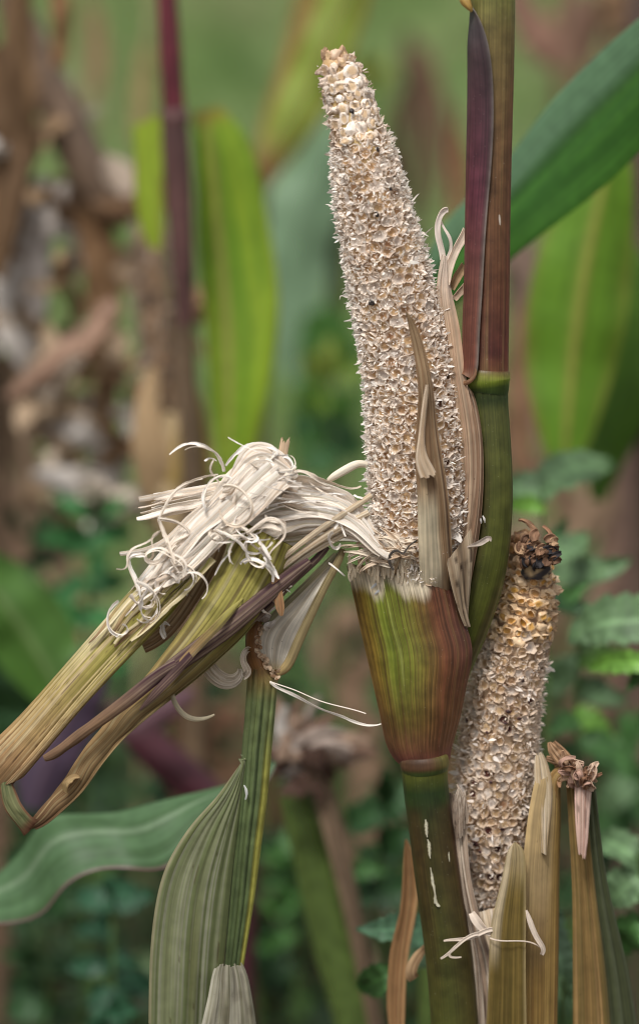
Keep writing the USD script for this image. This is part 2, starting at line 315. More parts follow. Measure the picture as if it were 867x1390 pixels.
# its far side, closing round the ear
part(main, 'ear_sheath', loft([(x + 1, y, d + .003) for x, y, d in Ls[:-1]], [(x - 1, y, d + .004) for x, y, d in Rs[:-1]], flat(H(120, 100, 50), .2, 12, 2), 40, 50, bulge=-34, thick=0.0006), 'sheath_look', 'far side of the ribbed sheath')
part(main, 'sheath_ring', tube([(577, 1048, 0, 31), (576.5, 1043, 0, 32.6), (576, 1037, 0, 33.8), (575.5, 1031, 0, 33.4), (575, 1025, 0, 31)], lambda s, v: mixc(mixc(H(96, 66, 42), H(118, 108, 46), sm(s, .05, .3)), H(60, 74, 28), sm(.45 - v, 0, .3)), 64, 24, .95, wave_ridge(30, .006, 9)), 'stem_look', 'thin dull ring where the sheath joins the stalk')
for x, y, r in ((513, 803, -35), (508, 795, 10)):
    part(main, 'flake', ribbon([(x - 5, y + 4, -0.0112, .6), (x, y, -0.0122, 1.7), (x + 6, y - 6, -0.0114, .8)], flat(H(206, 206, 204), .15), 7, 14, edge=lambda s, v: 1 + .8 * (n2(s, v, 2, 8, 2) - .5), thick=.0001), 'chaff_look')

# ------------------------------------------------------------------ eaten cobs
def cob_frame(left, right, d, n=200):
    ya = np.linspace(max(left[0][1], right[0][1]), min(left[-1][1], right[-1][1]), n)
    xl = PchipInterpolator([q[1] for q in left], [q[0] for q in left])(ya)
    xr = PchipInterpolator([q[1] for q in right], [q[0] for q in right])(ya)
    cx = (xl + xr) / 2
    slope = np.gradient(cx, ya); hw = (xr - xl) / 2 * np.cos(np.arctan(slope))
    c = np.array([P(x, y, d) for x, y in zip(cx, ya)])
    r = np.maximum(hw - 6.0 * sm(np.linspace(0, 1, n), 0, .12), 2) * S
    T = unit(np.gradient(c, axis=0)); ref = np.array([0.02, -1., .05])
    N = unit(ref - T * (T @ ref)[:, None]); W = np.cross(T, N)
    W *= np.sign(W[:, :1] * 1.0)
    L = np.concatenate([[0], np.cumsum(np.linalg.norm(np.diff(c, axis=0), axis=1))])
    return dict(c=c, r=r, N=N, W=W, T=T, L=L, y=ya)
def on_cob(f, l, th, lift=0.0):
    """Point, outward normal, round and along directions at length l and angle th (0 towards the viewer)."""
    g = lambda a: np.stack([np.interp(l, f['L'], a[:, k]) for k in range(3)], -1)
    c, N, W, T, r = g(f['c']), unit(g(f['N'])), unit(g(f['W'])), unit(g(f['T'])), np.interp(l, f['L'], f['r'])
    co, si = np.cos(th)[..., None], np.sin(th)[..., None]
    n = N * co + W * si
    return c + n * (r + lift)[..., None], n, W * co - N * si, T, r
def cup(p, n, a, t, w, h, z, open_, white, gold, dark):
    """One empty kernel socket: a ragged papery cup with a tan floor."""
    k = 9
    ang = np.arange(k) / k * 2 * math.pi + rng.uniform(0, 1)
    jit = rng.uniform(.72, 1.22, k); jh = rng.uniform(.35, 1.5, k)
    def ring(rad, z_, jr=1.0):
        z_ = np.broadcast_to(z_, (k,))
        return p + (np.cos(ang) * rad * w * jr)[:, None] * a + (np.sin(ang) * rad * h * jr)[:, None] * t + z_[:, None] * n
    outer, rim, inner, floor = ring(.90, -.15 * z), ring(1.0 * open_, z * jh, jit), ring(.70, z * .30, np.sqrt(jit)), ring(.48, z * .20)
    mid = (p + n * z * rng.uniform(.05, .5))[None]
    V = np.vstack([outer, rim, inner, floor, mid])
    i = np.arange(k); j = (i + 1) % k
    F = []
    for o in range(3):
        F += [np.stack([i + o * k, j + o * k, j + (o + 1) * k], 1), np.stack([i + o * k, j + (o + 1) * k, i + (o + 1) * k], 1)]
    F += [np.stack([i + 3 * k, j + 3 * k, np.full(k, 4 * k)], 1)]
    wv = white * rng.uniform(.9, 1.08)
    C = np.vstack([np.tile(wv * .9, (k, 1)), wv * rng.uniform(.92, 1.1, (k, 1)), np.tile(mixc(wv, gold, np.array(.35)), (k, 1)), np.tile(gold, (k, 1)), dark[None]])
    return V, np.vstack(F), C, V[:, [0, 2]] * 1.0
import trimesh
_ico = trimesh.creation.icosphere(2)
def knob(p, n, a, t, w, h, z, white, gold, dent):
    """One shrunken whole kernel: a rounded knob with a dented crown."""
    v = _ico.vertices.copy()
    o_ = rng.uniform(0, 50, 3); v += (.42 * (nz(v * 1.5 + o_, 3)[:, None] - .5) + .22 * (nz(v * 4 + o_, 4)[:, None] - .5)) * v * 2; v *= rng.uniform(.75, 1.2, 3)
    crown = sm(v[:, 2], .55, 1.0)
    v[:, 2] -= dent * crown
    V = p + v[:, :1] * w * a + v[:, 1:2] * h * t + (v[:, 2:3] * z) * n
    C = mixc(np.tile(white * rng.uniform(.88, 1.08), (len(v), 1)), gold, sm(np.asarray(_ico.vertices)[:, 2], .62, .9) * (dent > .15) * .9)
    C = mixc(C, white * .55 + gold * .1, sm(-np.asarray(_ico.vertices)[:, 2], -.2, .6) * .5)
    return V, _ico.faces.copy(), C, V[:, [0, 2]]
def flakes(f, count, l0, l1, size, white, tan, seed, spread=math.pi, lift=(0.0, 0.0022), stiff=0.6):
    """Papery chaff: small curved pointed scales standing out of the cob."""
    r_ = np.random.default_rng(seed)
    l, th = r_.uniform(l0, l1, count), r_.uniform(-spread, spread, count)
    p, n, a, t, r = on_cob(f, l, th, r_.uniform(*lift, count))
    out = unit(n * r_.uniform(stiff, 1.3, count)[:, None] + a * r_.normal(0, .55, count)[:, None] + t * r_.normal(-.15, .55, count)[:, None])
    side = unit(np.cross(out, r_.normal(0, 1, (count, 3))))
    up = np.cross(side, out)
    ln = size * r_.lognormal(0, .35, count); wd = ln * r_.uniform(.25, .6, count)
    cr = ln * r_.uniform(-.35, .35, count)
    rows = [(0.0, .75, 0), (.35, 1.0, .35), (.7, .7, .8), (1.0, .1, 1.3)]
    V = np.stack([p + out * (ln * u)[:, None] + side * (wd * w * sg / 2)[:, None] + up * (cr * b)[:, None] + up * (abs(sg) * 0)
                  for u, w, b in rows for sg in (-1, 1)], 1)
    C = mixc(np.broadcast_to(white, (count, 3)), tan, r_.beta(1.2, 3.0, count)) * r_.uniform(.85, 1.06, count)[:, None]
    C = np.repeat(C[:, None], 8, 1)
    q = np.array([[0, 1, 3], [0, 3, 2], [2, 3, 5], [2, 5, 4], [4, 5, 7], [4, 7, 6]])
    F = (np.arange(count)[:, None, None] * 8 + q[None]).reshape(-1, 3)
    V = V.reshape(-1, 3)
    return V, F, C.reshape(-1, 3), V[:, [0, 2]]
def build_cob(owner, f, cell, rows, knobs_to, d_seed, core_tint, cup_style, knob_style, limit=270, label=None):
    L = f['L'][-1]
    n = len(f['c'])
    ct = [(*f['c'][i], max(f['r'][i] * .90, .0012)) for i in range(0, n, 4)]
    root = part(owner, 'cob', tube(ct, core_tint, 64, 200, 1.0, lambda th, v: .05 * (n2(th, v, 9, 60, d_seed) - .5), world=True), 'kernel_look', label)
    cells = []
    l = cell * .5; row = 0
    while l < L - cell * .3:
        r = float(np.interp(l, f['L'], f['r']))
        k = max(6, int(round(rows * min(1.0, (r / f['r'].max()) ** .75))))
        for i in range(k):
            th = ((i + .5 * (row % 2)) / k * 2 * math.pi + .05 * math.sin(l * 400) + math.pi) % (2 * math.pi) - math.pi
            cells.append((l + rng.normal(0, cell * .11), th + rng.normal(0, .05), 2 * math.pi * r / k))
        l += cell * (0.92 if l > knobs_to * L else 1.0); row += 1
    front = sorted(range(len(cells)), key=lambda q: abs(cells[q][1]))
    near, rest = set(front[:limit]), []
    for q, (l, th, w) in enumerate(cells):
        p, nn, a, t, r = on_cob(f, np.array([l]), np.array([th]))
        p, nn, a, t = p[0], nn[0], a[0], t[0]
        u = l / L
        if u < knobs_to + rng.normal(0, .015):
            g = knob_style(u, p, nn, a, t, w, cell); nm = 'kernel'
        else:
            g = cup_style(u, p, nn, a, t, w, cell); nm = 'kernel_socket'
        if q in near: part(root, nm, g, 'kernel_look' if nm == 'kernel' else 'chaff_look', smooth=nm == 'kernel')
        else: rest.append(g)
    part(root, 'kernel_sockets', join(rest), 'chaff_look', kind='stuff', smooth=False)
    return root
cream, tan, gold = H(238, 222, 206), H(196, 160, 120), H(196, 142, 72)
left1 = [(452, 68), (440, 74), (433, 84), (434, 110), (438, 150), (447, 210), (450, 260), (461, 340), (475, 420), (488, 500), (494, 560), (496, 620), (499, 680), (504, 740), (510, 790)]
right1 = [(454, 68), (466, 72), (478, 84), (498, 110), (515, 150), (536, 200), (556, 270), (578, 340), (599, 420), (616, 480), (630, 550), (638, 620), (640, 690), (632, 740), (622, 790)]
f1 = cob_frame(left1, right1, 0.004)
def cup1(u, p, n, a, t, w, c):
    g = mixc(H(224, 186, 132), H(178, 132, 92), np.array(rng.beta(1, 2)))
    if rng.random() < .25: g = cream * .9
    if rng.random() < .025: g = H(90, 60, 42)
    return cup(p - n * .0009, n, a, t, w * .60, c * .58, rng.uniform(.0011, .0023), rng.uniform(.82, 1.05), mixc(H(244, 230, 214), tan, np.array(rng.beta(1.1, 7))), g, mixc(g, H(120, 70, 40), np.array(rng.random() * .7)))
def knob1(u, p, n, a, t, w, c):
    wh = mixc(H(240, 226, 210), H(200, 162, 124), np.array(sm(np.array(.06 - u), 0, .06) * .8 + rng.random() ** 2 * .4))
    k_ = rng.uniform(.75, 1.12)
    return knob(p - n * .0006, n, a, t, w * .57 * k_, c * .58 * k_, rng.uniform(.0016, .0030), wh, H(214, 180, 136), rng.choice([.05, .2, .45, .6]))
def core1(s, v):
    return mixc(ramp(v, [(0, H(190, 154, 108)), (.15, H(206, 180, 118)), (.3, H(205, 170, 130)), (1, H(214, 180, 140))]), H(150, 105, 66), sm(n2(s, v, 18, 80, 2), .55, .8) * .7)
cob1 = build_cob(main, f1, 14.2 * S, 23, 0.15, 1, core1, cup1, knob1, label='tall upright cob stripped of its kernels, rough with pale papery sockets')
L1 = f1['L'][-1]
part(cob1, 'chaff', join([flakes(f1, 13500, L1 * .17, L1 * .99, .0015, H(252, 245, 236), H(238, 216, 192), 11, lift=(.0002, .0021), stiff=.35), flakes(f1, 500, L1 * .19, L1 * .97, .0026, H(250, 242, 232), cream, 12), flakes(f1, 420, L1 * .02, L1 * .22, .0016, H(244, 230, 214), tan, 13, stiff=.3, lift=(.0006, .0016))]), 'chaff_look', kind='stuff', smooth=False)
for u, th, sz in ((.115, -.02, 4.5), (.192, .42, 3.0), (.305, .02, 3.0), (.265, .55, 2.5), (.46, -.55, 5), (.56, .3, 3)):
    p, n, a, t, r = on_cob(f1, np.array([u * L1]), np.array([th]), np.array([.0022]))
    part(cob1, 'dark_speck', knob(p[0], n[0], a[0], t[0], sz * S * .8, sz * S, sz * S * .6, H(48, 40, 36), H(30, 26, 24), .1), 'kernel_look')
for k in range(26):       # single long shreds on the left outline
    u = rng.uniform(.24, .93); th = -rng.uniform(1.2, 1.8) if k < 19 else rng.uniform(1.2, 1.7)
    p, n, a, t, r = on_cob(f1, np.array([u * L1]), np.array([th]), np.array([0.0006]))
    ln = rng.uniform(.0025, .0062); dr = unit(n[0] + t[0] * rng.normal(.05, .35) + a[0] * rng.normal(0, .3))
    q = [(*(p[0] + dr * ln * x + t[0] * ln * .4 * x * x * rng.normal(.1, .5)), w * .00055) for x, w in ((0, 1), (.4, .8), (.75, .5), (1, .12))]
    part(cob1, 'shred', ribbon(q, flat(H(240, 230, 220), .05), 3, 10, world=True, thick=.00015), 'chaff_look')

# husk leaves round the upright cob
def dry_tint(c1, c2, c3, seed=0, dirt=.3):
    def f(s, v):
        c = mixc(c1, c2, sm(n2(s, v, 9, 1.6, seed), .3, .75))
        c = mixc(c, c3, sm(n2(s, v, 22, 1.1, seed + 3), .58, .8) * .8)
        return mixc(c, H(70, 52, 38), sm(n2(s, v, 5, 7, seed + 5), .66, .85) * dirt)
    return f
brown_h = dry_tint(H(150, 118, 84), H(196, 166, 126), H(120, 88, 60), 3, .8)
def front_husk_tint(s, v):
    c = brown_h(s, v)
    c = mixc(c, H(218, 202, 168), sm(v, .52, .64) * sm(.4 - s, 0, .4))
    c = mixc(c, H(112, 86, 56), sm(v, .78, .88) * .6 * sm(s, -.6, 0) + .7 * sm(.12 - v, 0, .1))
    return mixc(c, H(76, 54, 44), .75 * np.exp(-((s - .78) / .1) ** 2) * sm(v, .1, .3))
part(main, 'husk_leaf', loft([(551, 424, -.0285), (556, 450, -.0295), (563, 490, -.0295), (567, 530, -.029), (566, 570, -.0275), (564, 610, -.027), (565, 650, -.027), (567, 690, -.026), (568, 730, -.0235), (569, 775, -.0172), (571, 812, -.0095), (573, 840, -.004)],
     [(552, 424, -.0285), (568, 450, -.029), (580, 490, -.028), (587, 530, -.0265), (592, 570, -.025), (598, 610, -.024), (604, 650, -.0225), (609, 690, -.021), (612, 730, -.017), (615, 775, -.011), (617, 812, -.004), (618, 840, .003)], front_husk_tint, 31, 120, bulge=4, ripple=3.0, rf=(3, 7), thick=.0005), 'dry_look', 'brown pointed husk leaf lying over the cob')
part(main, 'husk_leaf', loft([(578, 522, -.0305), (572, 560, -.031), (567, 600, -.031), (564, 625, -.031), (570, 648, -.031), (577, 662, -.031)],
     [(581, 522, -.0305), (578, 560, -.031), (576, 600, -.031), (580, 620, -.0305), (588, 635, -.030), (594, 655, -.030)], dry_tint(H(216, 190, 158), H(190, 160, 126), H(232, 214, 190), 6), 11, 50, bulge=3, ripple=2, hole=lambda s, v: v - .97 + .09 * n2(s, v * 0, 6, 1, 4)), 'dry_look', 'pale torn flap on the brown husk leaf')
# tall cream husk on the right between cob and stalk
def right_husk_tint(s, v):
    c = mixc(H(206, 176, 144), H(180, 142, 112), sm(n2(s, v, 13, 1.5, 2), .35, .7))
    c = mixc(c, H(226, 206, 186), sm(v, .75, 1))
    return mixc(c, H(104, 78, 58), sm(n2(s, v, 26, 1.0, 9), .58, .78) * .75 * sm(.75 - v, 0, .4))
part(main, 'husk_leaf', loft([(607, 760, .004), (618, 700, .000), (622, 640, -.003), (617, 580, -.004), (612, 520, -.003), (603, 470, .000), (594, 425, .003), (593, 390, .004), (596, 365, .004), (600, 345, .004)],
     [(637, 770, -.003), (643, 700, -.009), (645, 640, -.010), (642, 580, -.010), (634, 530, -.009), (627, 480, -.006), (622, 440, -.002), (613, 400, .002), (608, 370, .004), (606, 348, .004)], right_husk_tint, 27, 110, bulge=7, ripple=3.5, rf=(5, 2), thick=.0005), 'dry_look', 'tall papery cream husk leaf between cob and stalk')
part(main, 'husk_leaf', loft([(622, 800, -.002), (634, 740, -.008), (642, 680, -.010), (645, 620, -.0100), (640, 570, -.009), (630, 530, -.005), (616, 490, .000)],
     [(634, 812, -.001), (646, 745, -.006), (653, 680, -.008), (654, 620, -.0085), (649, 570, -.007), (640, 530, -.004), (622, 490, .001)], dry_tint(H(170, 134, 104), H(112, 84, 62), H(206, 182, 156), 15, .9), 15, 80, bulge=6, ripple=2, rf=(4, 2), thick=.0005), 'dry_look', 'grey brown husk leaf pressed against the stalk')
part(main, 'husk_leaf', loft([(605, 760, -.016), (613, 800, -.013), (622, 830, -.010), (630, 850, -.008)], [(640, 715, -.008), (640, 780, -.009), (634, 820, -.007), (632, 852, -.007)], dry_tint(H(190, 168, 138), H(156, 130, 100), H(60, 50, 44), 21, 1), 13, 40, bulge=6, ripple=3), 'dry_look', 'dirty husk leaf tucked behind the sheath')
for k, (pts) in enumerate(([(601, 352, .004, 4), (597, 330, .003, 4), (594, 312, .002, 4), (597, 294, .001, 3.5), (603, 285, 0, 4), (608, 284, -.001, 3.5)],
             [(606, 352, .004, 3), (612, 336, .003, 2), (610, 322, .002, 2), (603, 310, .002, 1.5), (599, 300, .002, 1)],
             [(604, 385, .003, 7), (610, 362, .003, 5.5), (617, 342, .004, 5.5), (626, 325, .006, 6), (633, 312, .008, 6)],
             [(612, 392, .006, 5), (621, 374, .007, 6), (630, 360, .009, 6)], [(616, 406, .006, 4), (626, 394, .008, 5), (634, 386, .009, 5)])):
    part(main, 'husk_strip', ribbon([(*q, 18 * math.sin(i + k)) for i, q in enumerate(pts)], flat([H(240, 226, 212), H(240, 226, 212), H(228, 206, 182), H(184, 148, 104), H(200, 170, 140)][k], .12, 5, 2), 7, 40, prof=lambda s, v: .35 * s * s, wob=.3, seed=k), 'fibre_look')
part(main, 'flake', ribbon([(633, 743, -.0125, .6), (645, 739, -.0145, 2.6), (655, 735, -.016, 4), (664, 731, -.016, 3.4), (666, 735, -.016, .6)], flat(H(196, 180, 164), .2), 7, 20, prof=lambda s, v: .4 * s * s, wob=.4, thick=.0001), 'chaff_look')
for x, y in ((652, 706), (657, 705), (645, 708)):
    part(main, 'flake', ribbon([(x - 2, y - 5, -.0085, .6), (x, y, -.0093, 1.4), (x + 1, y + 5, -.0085, .6)], flat(H(206, 200, 190), .15), 7, 12, edge=lambda s, v: 1 + .8 * (n2(s, v, 2, 8, 2) - .5), thick=.0001), 'chaff_look')

# ------------------------------------------------------------------ the shredded husk mass thrown out to the left
def cream_tint(seed=0, green=0.0, k=1.0):
    def f(s, v):
        c = mixc(H(248, 238, 224, k), H(232, 212, 186, k), sm(n2(s, v, 14, 1.6, seed), .35, .75))
        c = mixc(c, H(253, 248, 240, k), sm(n2(s, v, 30, 1.4, seed + 2), .55, .8) * .8)
        if green: c = mixc(c, H(176, 160, 84), sm(n2(s, v, 16, 1.2, seed + 5), .62, .85) * green)
        return c
    return f
def corr(cnt, amp, seed=0):
    return lambda s, v: amp * 2 * ((n2(s, v, cnt * .45, 1.6, seed) - .5) + .7 * (n2(s, v, cnt * 1.0, 2.2, seed + 1) - .5) + .4 * (n2(s, v, cnt * 2.0, 3.0, seed + 2) - .5))
def strips(owner, name, Lp, Rp, k, tint, mat, seed, wid=1.7, bulge=0.0, ends=(.0, 1.0), loose=.0, jd=.0012, n=40):
    """Torn fibres lying side by side between two edges, each a strip of its own with uneven width, depth and ends."""
    r_ = np.random.default_rng(4000 + seed)
    A, B = curve([P(*q) for q in Lp], 60), curve([P(*q) for q in Rp], 60)
    for i in range(k):
        s0 = np.clip((i + .5 + r_.normal(0, .35)) / k, .02, .98)
        u0, u1 = ends[0] + r_.uniform(-.02, .10), ends[1] - abs(r_.normal(0, .10))
        u0 = max(u0, 0)
        vv = np.linspace(u0, min(u1, 1), 7); ix = vv * 59
        drift = s0 + r_.normal(0, .05) * (vv - .5) * 2 + r_.normal(0, .02, 7)
        g = lambda M: np.stack([np.interp(ix, np.arange(60), M[:, c]) for c in range(3)], 1)
        a, b = g(A), g(B)
        c = a * (1 - drift[:, None]) + b * drift[:, None]
        c[:, 1] -= (bulge * np.sqrt(np.clip(1 - (2 * drift - 1) ** 2, 0, 1))) * S + r_.uniform(.0003, 1) * jd
        if loose: c[-2:] += r_.normal(0, loose * S, 3) * np.array([[.35], [1.0]])
        w = np.linalg.norm(b - a, axis=1) / k / 2 * wid * r_.lognormal(0, .35)
        w = w * r_.uniform(.8, 1.2, 7); w[-1] *= r_.uniform(.2, .8)
        roll = np.linspace(0, r_.normal(0, 40), 7) + r_.normal(0, 10)
        part(owner, name, ribbon([(*c[q], w[q], roll[q]) for q in range(7)], tint(i), 9, n, prof=lambda s, v: .22 * (1 - s * s) + .30 * (n2(s, v, 6, 3, i) - .5), wob=.35, seed=i, world=True, thick=.0002, edge=lambda s, v: 1 + .25 * (n2(s * 0, v, 1, 16, i) - .5)), mat)
def torn(seed, top=.06, fine=36):
    return lambda s, v: v - (1 - top * n2(s, v * 0, 7, 1, seed) - top * .8 * n2(s, v * 0, fine, 1, seed + 1))
# bridge of husk bases, from the cob's foot to the bend
part(main, 'husk_bundle', loft([(512, 742, -.012), (494, 705, -.011), (470, 678, -.010), (430, 660, -.010), (385, 650, -.012), (345, 628, -.014), (318, 650, -.015)],
     [(540, 765, -.014), (510, 750, -.015), (478, 728, -.014), (440, 722, -.013), (398, 728, -.013), (350, 740, -.015), (326, 752, -.016)], cream_tint(1, .5), 60, 80, bulge=14, thick=.0006, prof=corr(26, 1.8, 1)), 'fibre_look', 'cream bridge of husk bases leading away from the cob')
part(main, 'husk_bundle', loft([(505, 735, -.003), (480, 700, -.002), (440, 676, -.002), (390, 668, -.003), (340, 660, -.004)],
     [(505, 742, .006), (470, 735, .006), (430, 738, .005), (390, 742, .004), (340, 752, .003)], cream_tint(4, .9, .9), 40, 50, bulge=-10, thick=.0006, prof=corr(20, 1.5, 4)), 'fibre_look', 'back layer of the cream husk bridge')
# wide shredded fold that falls over the green tubes
part(main, 'husk_bundle', loft([(345, 618, -.018), (322, 636, -.019), (288, 672, -.020), (250, 712, -.021), (216, 752, -.021), (186, 790, -.021), (166, 815, -.021)],
     [(398, 650, -.022), (372, 680, -.025), (330, 716, -.026), (296, 742, -.027), (262, 778, -.027), (226, 810, -.026), (196, 838, -.025)], cream_tint(8, .3), 60, 90, bulge=16, thick=.0006, prof=corr(30, 1.8, 8), hole=torn(3, .10)), 'fibre_look', 'wide fold of cream shreds falling over the green husks')
part(main, 'husk_bundle', loft([(338, 640, -.010), (300, 655, -.011), (262, 662, -.012), (226, 668, -.013), (190, 672, -.014)],
     [(330, 668, -.018), (300, 682, -.017), (265, 690, -.017), (228, 698, -.017), (192, 706, -.017)], cream_tint(12, 0, .95), 44, 60, bulge=9, thick=.0006, prof=corr(24, 1.6, 9), hole=torn(7, .14)), 'fibre_look', 'short fan of cream husk with a bitten end')
part(main, 'husk_bundle', loft([(400, 640, -.016), (372, 612, -.017), (352, 606, -.018), (332, 622, -.019), (306, 652, -.020)],
     [(410, 668, -.020), (372, 652, -.022), (350, 645, -.023), (330, 664, -.024), (308, 690, -.024)], cream_tint(16, 0, 1.0), 40, 60, bulge=6, thick=.0005, prof=corr(20, 1.2, 14), hole=torn(9, .1)), 'fibre_look', 'humped sheet of pale husk on the fold')
part(main, 'husk_strip', loft([(372, 640, -.017), (375, 625, -.017), (379, 608, -.016), (382, 592, -.016), (383, 586, -.016)], [(386, 642, -.018), (388, 628, -.018), (391, 610, -.017), (394, 595, -.017), (396, 587, -.016)], flat(H(206, 176, 140), .12, 8, 2, 3), 17, 24, bulge=2, hole=torn(21, .2, 14)), 'fibre_look', 'short tan spike sticking up from the shreds')
part(main, 'husk_strip', ribbon([(446, 652, -.010, 3), (456, 645, -.012, 5), (470, 637, -.012, 5.5), (485, 630, -.010, 5), (497, 631, -.008, 4)], flat(H(232, 220, 198), .1), 9, 30, prof=lambda s, v: .7 * (1 - s * s)), 'fibre_look')
# the long green-tan tube to the lower left
def tube_tint(seed):
    def f(s, v):
        c = ramp(v, [(0, H(196, 188, 92)), (.2, H(184, 174, 78)), (.45, H(182, 168, 86)), (.7, H(176, 148, 90)), (.88, H(164, 128, 84)), (1, H(112, 84, 52))])
        c = mixc(c, H(122, 118, 22), sm(n2(s, v, 7, 1.0, seed), .45, .7) * sm(.72 - v, 0, .3) * .9)
        c = mixc(c, H(206, 182, 134), sm(n2(s, v, 9, 1.3, seed + 2), .52, .75) * .85)
        c = mixc(c, H(96, 66, 42), sm(n2(s, v, 26, 1.2, seed + 3), .6, .85) * .5 * sm(v, .1, .5))
        return mixc(c, H(90, 60, 40), sm(n2(s, v, 22, 26, seed + 4), .76, .86) * .7)
    return f
def pale_left(f, at=-.1):
    def g(s, v):
        c = f(s, v)
        c = mixc(c, H(222, 206, 164), sm(at - s, -.1, .25) * sm(.55 - v, -.1, .3) * .85)
        return mixc(c, H(236, 222, 194), sm(.12 - v + .12 * (n2(s, v, 14, 1, 3) - .5), 0, .10) * .9)
    return g
part(main, 'folded_husk', loft([(236, 742, -.013), (196, 784, -.014), (152, 832, -.015), (110, 880, -.015), (66, 930, -.014), (22, 978, -.013), (-14, 1012, -.012), (-40, 1036, -.010)],
     [(282, 762, -.024), (250, 806, -.025), (204, 856, -.025), (158, 904, -.025), (108, 958, -.023), (62, 1012, -.021), (28, 1052, -.019), (6, 1078, -.016)], pale_left(tube_tint(2)), 60, 110, bulge=17, thick=.0006, prof=corr(22, .75, 21)), 'dry_look', 'long yellow green folded husk reaching to the left edge')
part(main, 'folded_husk', loft([(252, 790, -.028), (212, 832, -.0290), (166, 880, -.029), (122, 930, -.0275), (76, 984, -.0255), (36, 1032, -.0225), (4, 1066, -.0195)],
     [(276, 772, -.0275), (252, 808, -.0285), (208, 858, -.0285), (162, 906, -.0285), (112, 960, -.0265), (66, 1014, -.024), (32, 1054, -.021)], tube_tint(9), 30, 90, bulge=5, thick=.0006, prof=corr(12, .5, 25)), 'dry_look', 'olive green fold along the lower side of the long husk')
part(main, 'folded_husk', loft([(236, 748, -.009), (194, 788, -.009), (150, 836, -.009), (66, 934, -.008), (-14, 1014, -.008)], [(280, 770, -.006), (250, 812, -.006), (204, 862, -.006), (108, 964, -.006), (10, 1072, -.008)], tube_tint(30), 20, 40, bulge=-12, thick=.0006), 'dry_look', 'back of the long folded husk')
mixs = [cream_tint(60, .2), cream_tint(63, 0, 1.0), dry_tint(H(240, 224, 204), H(228, 204, 176), H(250, 242, 232), 66, .1), cream_tint(69, .8, .95)]
strips(main, 'husk_strip', [(512, 738, -.015), (494, 703, -.015), (470, 674, -.014), (430, 656, -.014), (385, 646, -.016), (345, 630, -.018)], [(536, 762, -.018), (508, 748, -.019), (478, 726, -.018), (440, 720, -.017), (398, 726, -.017), (350, 738, -.019)], 14, lambda i: mixs[i % 4], 'fibre_look', 1, 2.0, 12, loose=8)
strips(main, 'husk_strip', [(352, 610, -.022), (322, 634, -.023), (288, 670, -.024), (250, 710, -.025), (216, 750, -.025), (186, 788, -.025), (168, 812, -.024)], [(402, 650, -.026), (372, 680, -.029), (330, 716, -.030), (296, 742, -.031), (262, 778, -.031), (226, 810, -.030), (198, 836, -.028)], 15, lambda i: mixs[(i * 3) % 4], 'fibre_look', 2, 2.0, 14, loose=14)
strips(main, 'husk_strip', [(345, 636, -.014), (300, 652, -.015), (262, 660, -.016), (226, 666, -.017), (186, 670, -.018)], [(338, 668, -.021), (300, 682, -.020), (265, 690, -.020), (228, 698, -.020), (190, 708, -.020)], 7, lambda i: mixs[i % 4], 'fibre_look', 3, 2.1, 8, loose=3, ends=(0, 1.06))
strips(main, 'husk_strip', [(404, 640, -.020), (372, 610, -.021), (352, 602, -.022), (328, 620, -.023), (300, 652, -.024)], [(412, 670, -.024), (372, 652, -.026), (350, 645, -.027), (330, 664, -.028), (304, 692, -.028)], 7, lambda i: mixs[(i + 1) % 4], 'fibre_look', 4, 2.1, 6, loose=8)
strips(main, 'husk_strip', [(226, 752, -.020), (190, 790, -.021), (150, 832, -.022), (110, 878, -.021)], [(290, 756, -.030), (252, 800, -.031), (206, 850, -.031), (166, 892, -.030)], 9, lambda i: [tube_tint(40 + i), dry_tint(H(222, 206, 160), H(196, 176, 110), H(236, 224, 196), i, .1)][i % 2], 'fibre_look', 5, .8, 14, ends=(0, .95), loose=3)
# crossed tan slat between the two tubes
part(main, 'folded_husk', loft([(292, 728, -.010), (270, 770, -.010), (248, 812, -.010), (226, 842, -.011), (190, 868, -.012)], [(308, 740, -.014), (290, 780, -.014), (262, 826, -.014), (238, 858, -.014), (198, 886, -.013)], dry_tint(H(204, 176, 136), H(176, 140, 98), H(146, 110, 76), 41), 15, 50, bulge=2, thick=.0005), 'dry_look', 'tan husk slat between the two folded husks')
def purple_tint(seed, edge=False):
    def f(s, v):
        c = mixc(H(84, 58, 60), H(126, 102, 86), sm(n2(s, v, 10, 1.4, seed), .4, .7))
        c = mixc(c, H(156, 134, 112), sm(n2(s, v, 16, 1.2, seed + 2), .58, .8) * .8)
        return mixc(c, H(66, 34, 46), sm(n2(s, v, 7, 2, seed + 4), .5, .75) * sm(.5 - v, 0, .3))
    return f
# second tube, ending in a thin brown tail
def tail_tint(s, v):
    c = ramp(v, [(0, H(178, 168, 78)), (.25, H(168, 158, 74)), (.42, H(164, 142, 82)), (.6, H(160, 130, 84)), (.8, H(168, 134, 88)), (1, H(120, 86, 60))])
    c = mixc(c, H(124, 116, 20), sm(n2(s, v, 8, 1.2, 51), .5, .75) * sm(.45 - v, 0, .2))
    c = mixc(c, H(190, 176, 130), sm(n2(s, v, 18, 1.3, 53), .55, .8) * .7)
    return mixc(c, H(86, 64, 40), sm(n2(s, v, 15, 1.6, 54), .6, .82) * .7)
tail = [(366, 726, -.021, 34), (340, 776, -.023, 40), (308, 828, -.025, 38), (276, 868, -.026, 32), (245, 902, -.0265, 27), (212, 934, -.0265, 22, 10), (178, 966, -.026, 18, -10), (148, 998, -.025, 15, 20), (120, 1034, -.0235, 14, -15), (98, 1066, -.0215, 13, 15), (76, 1090, -.019, 11, -20), (54, 1112, -.016, 8, 10), (42, 1122, -.014, 4)]
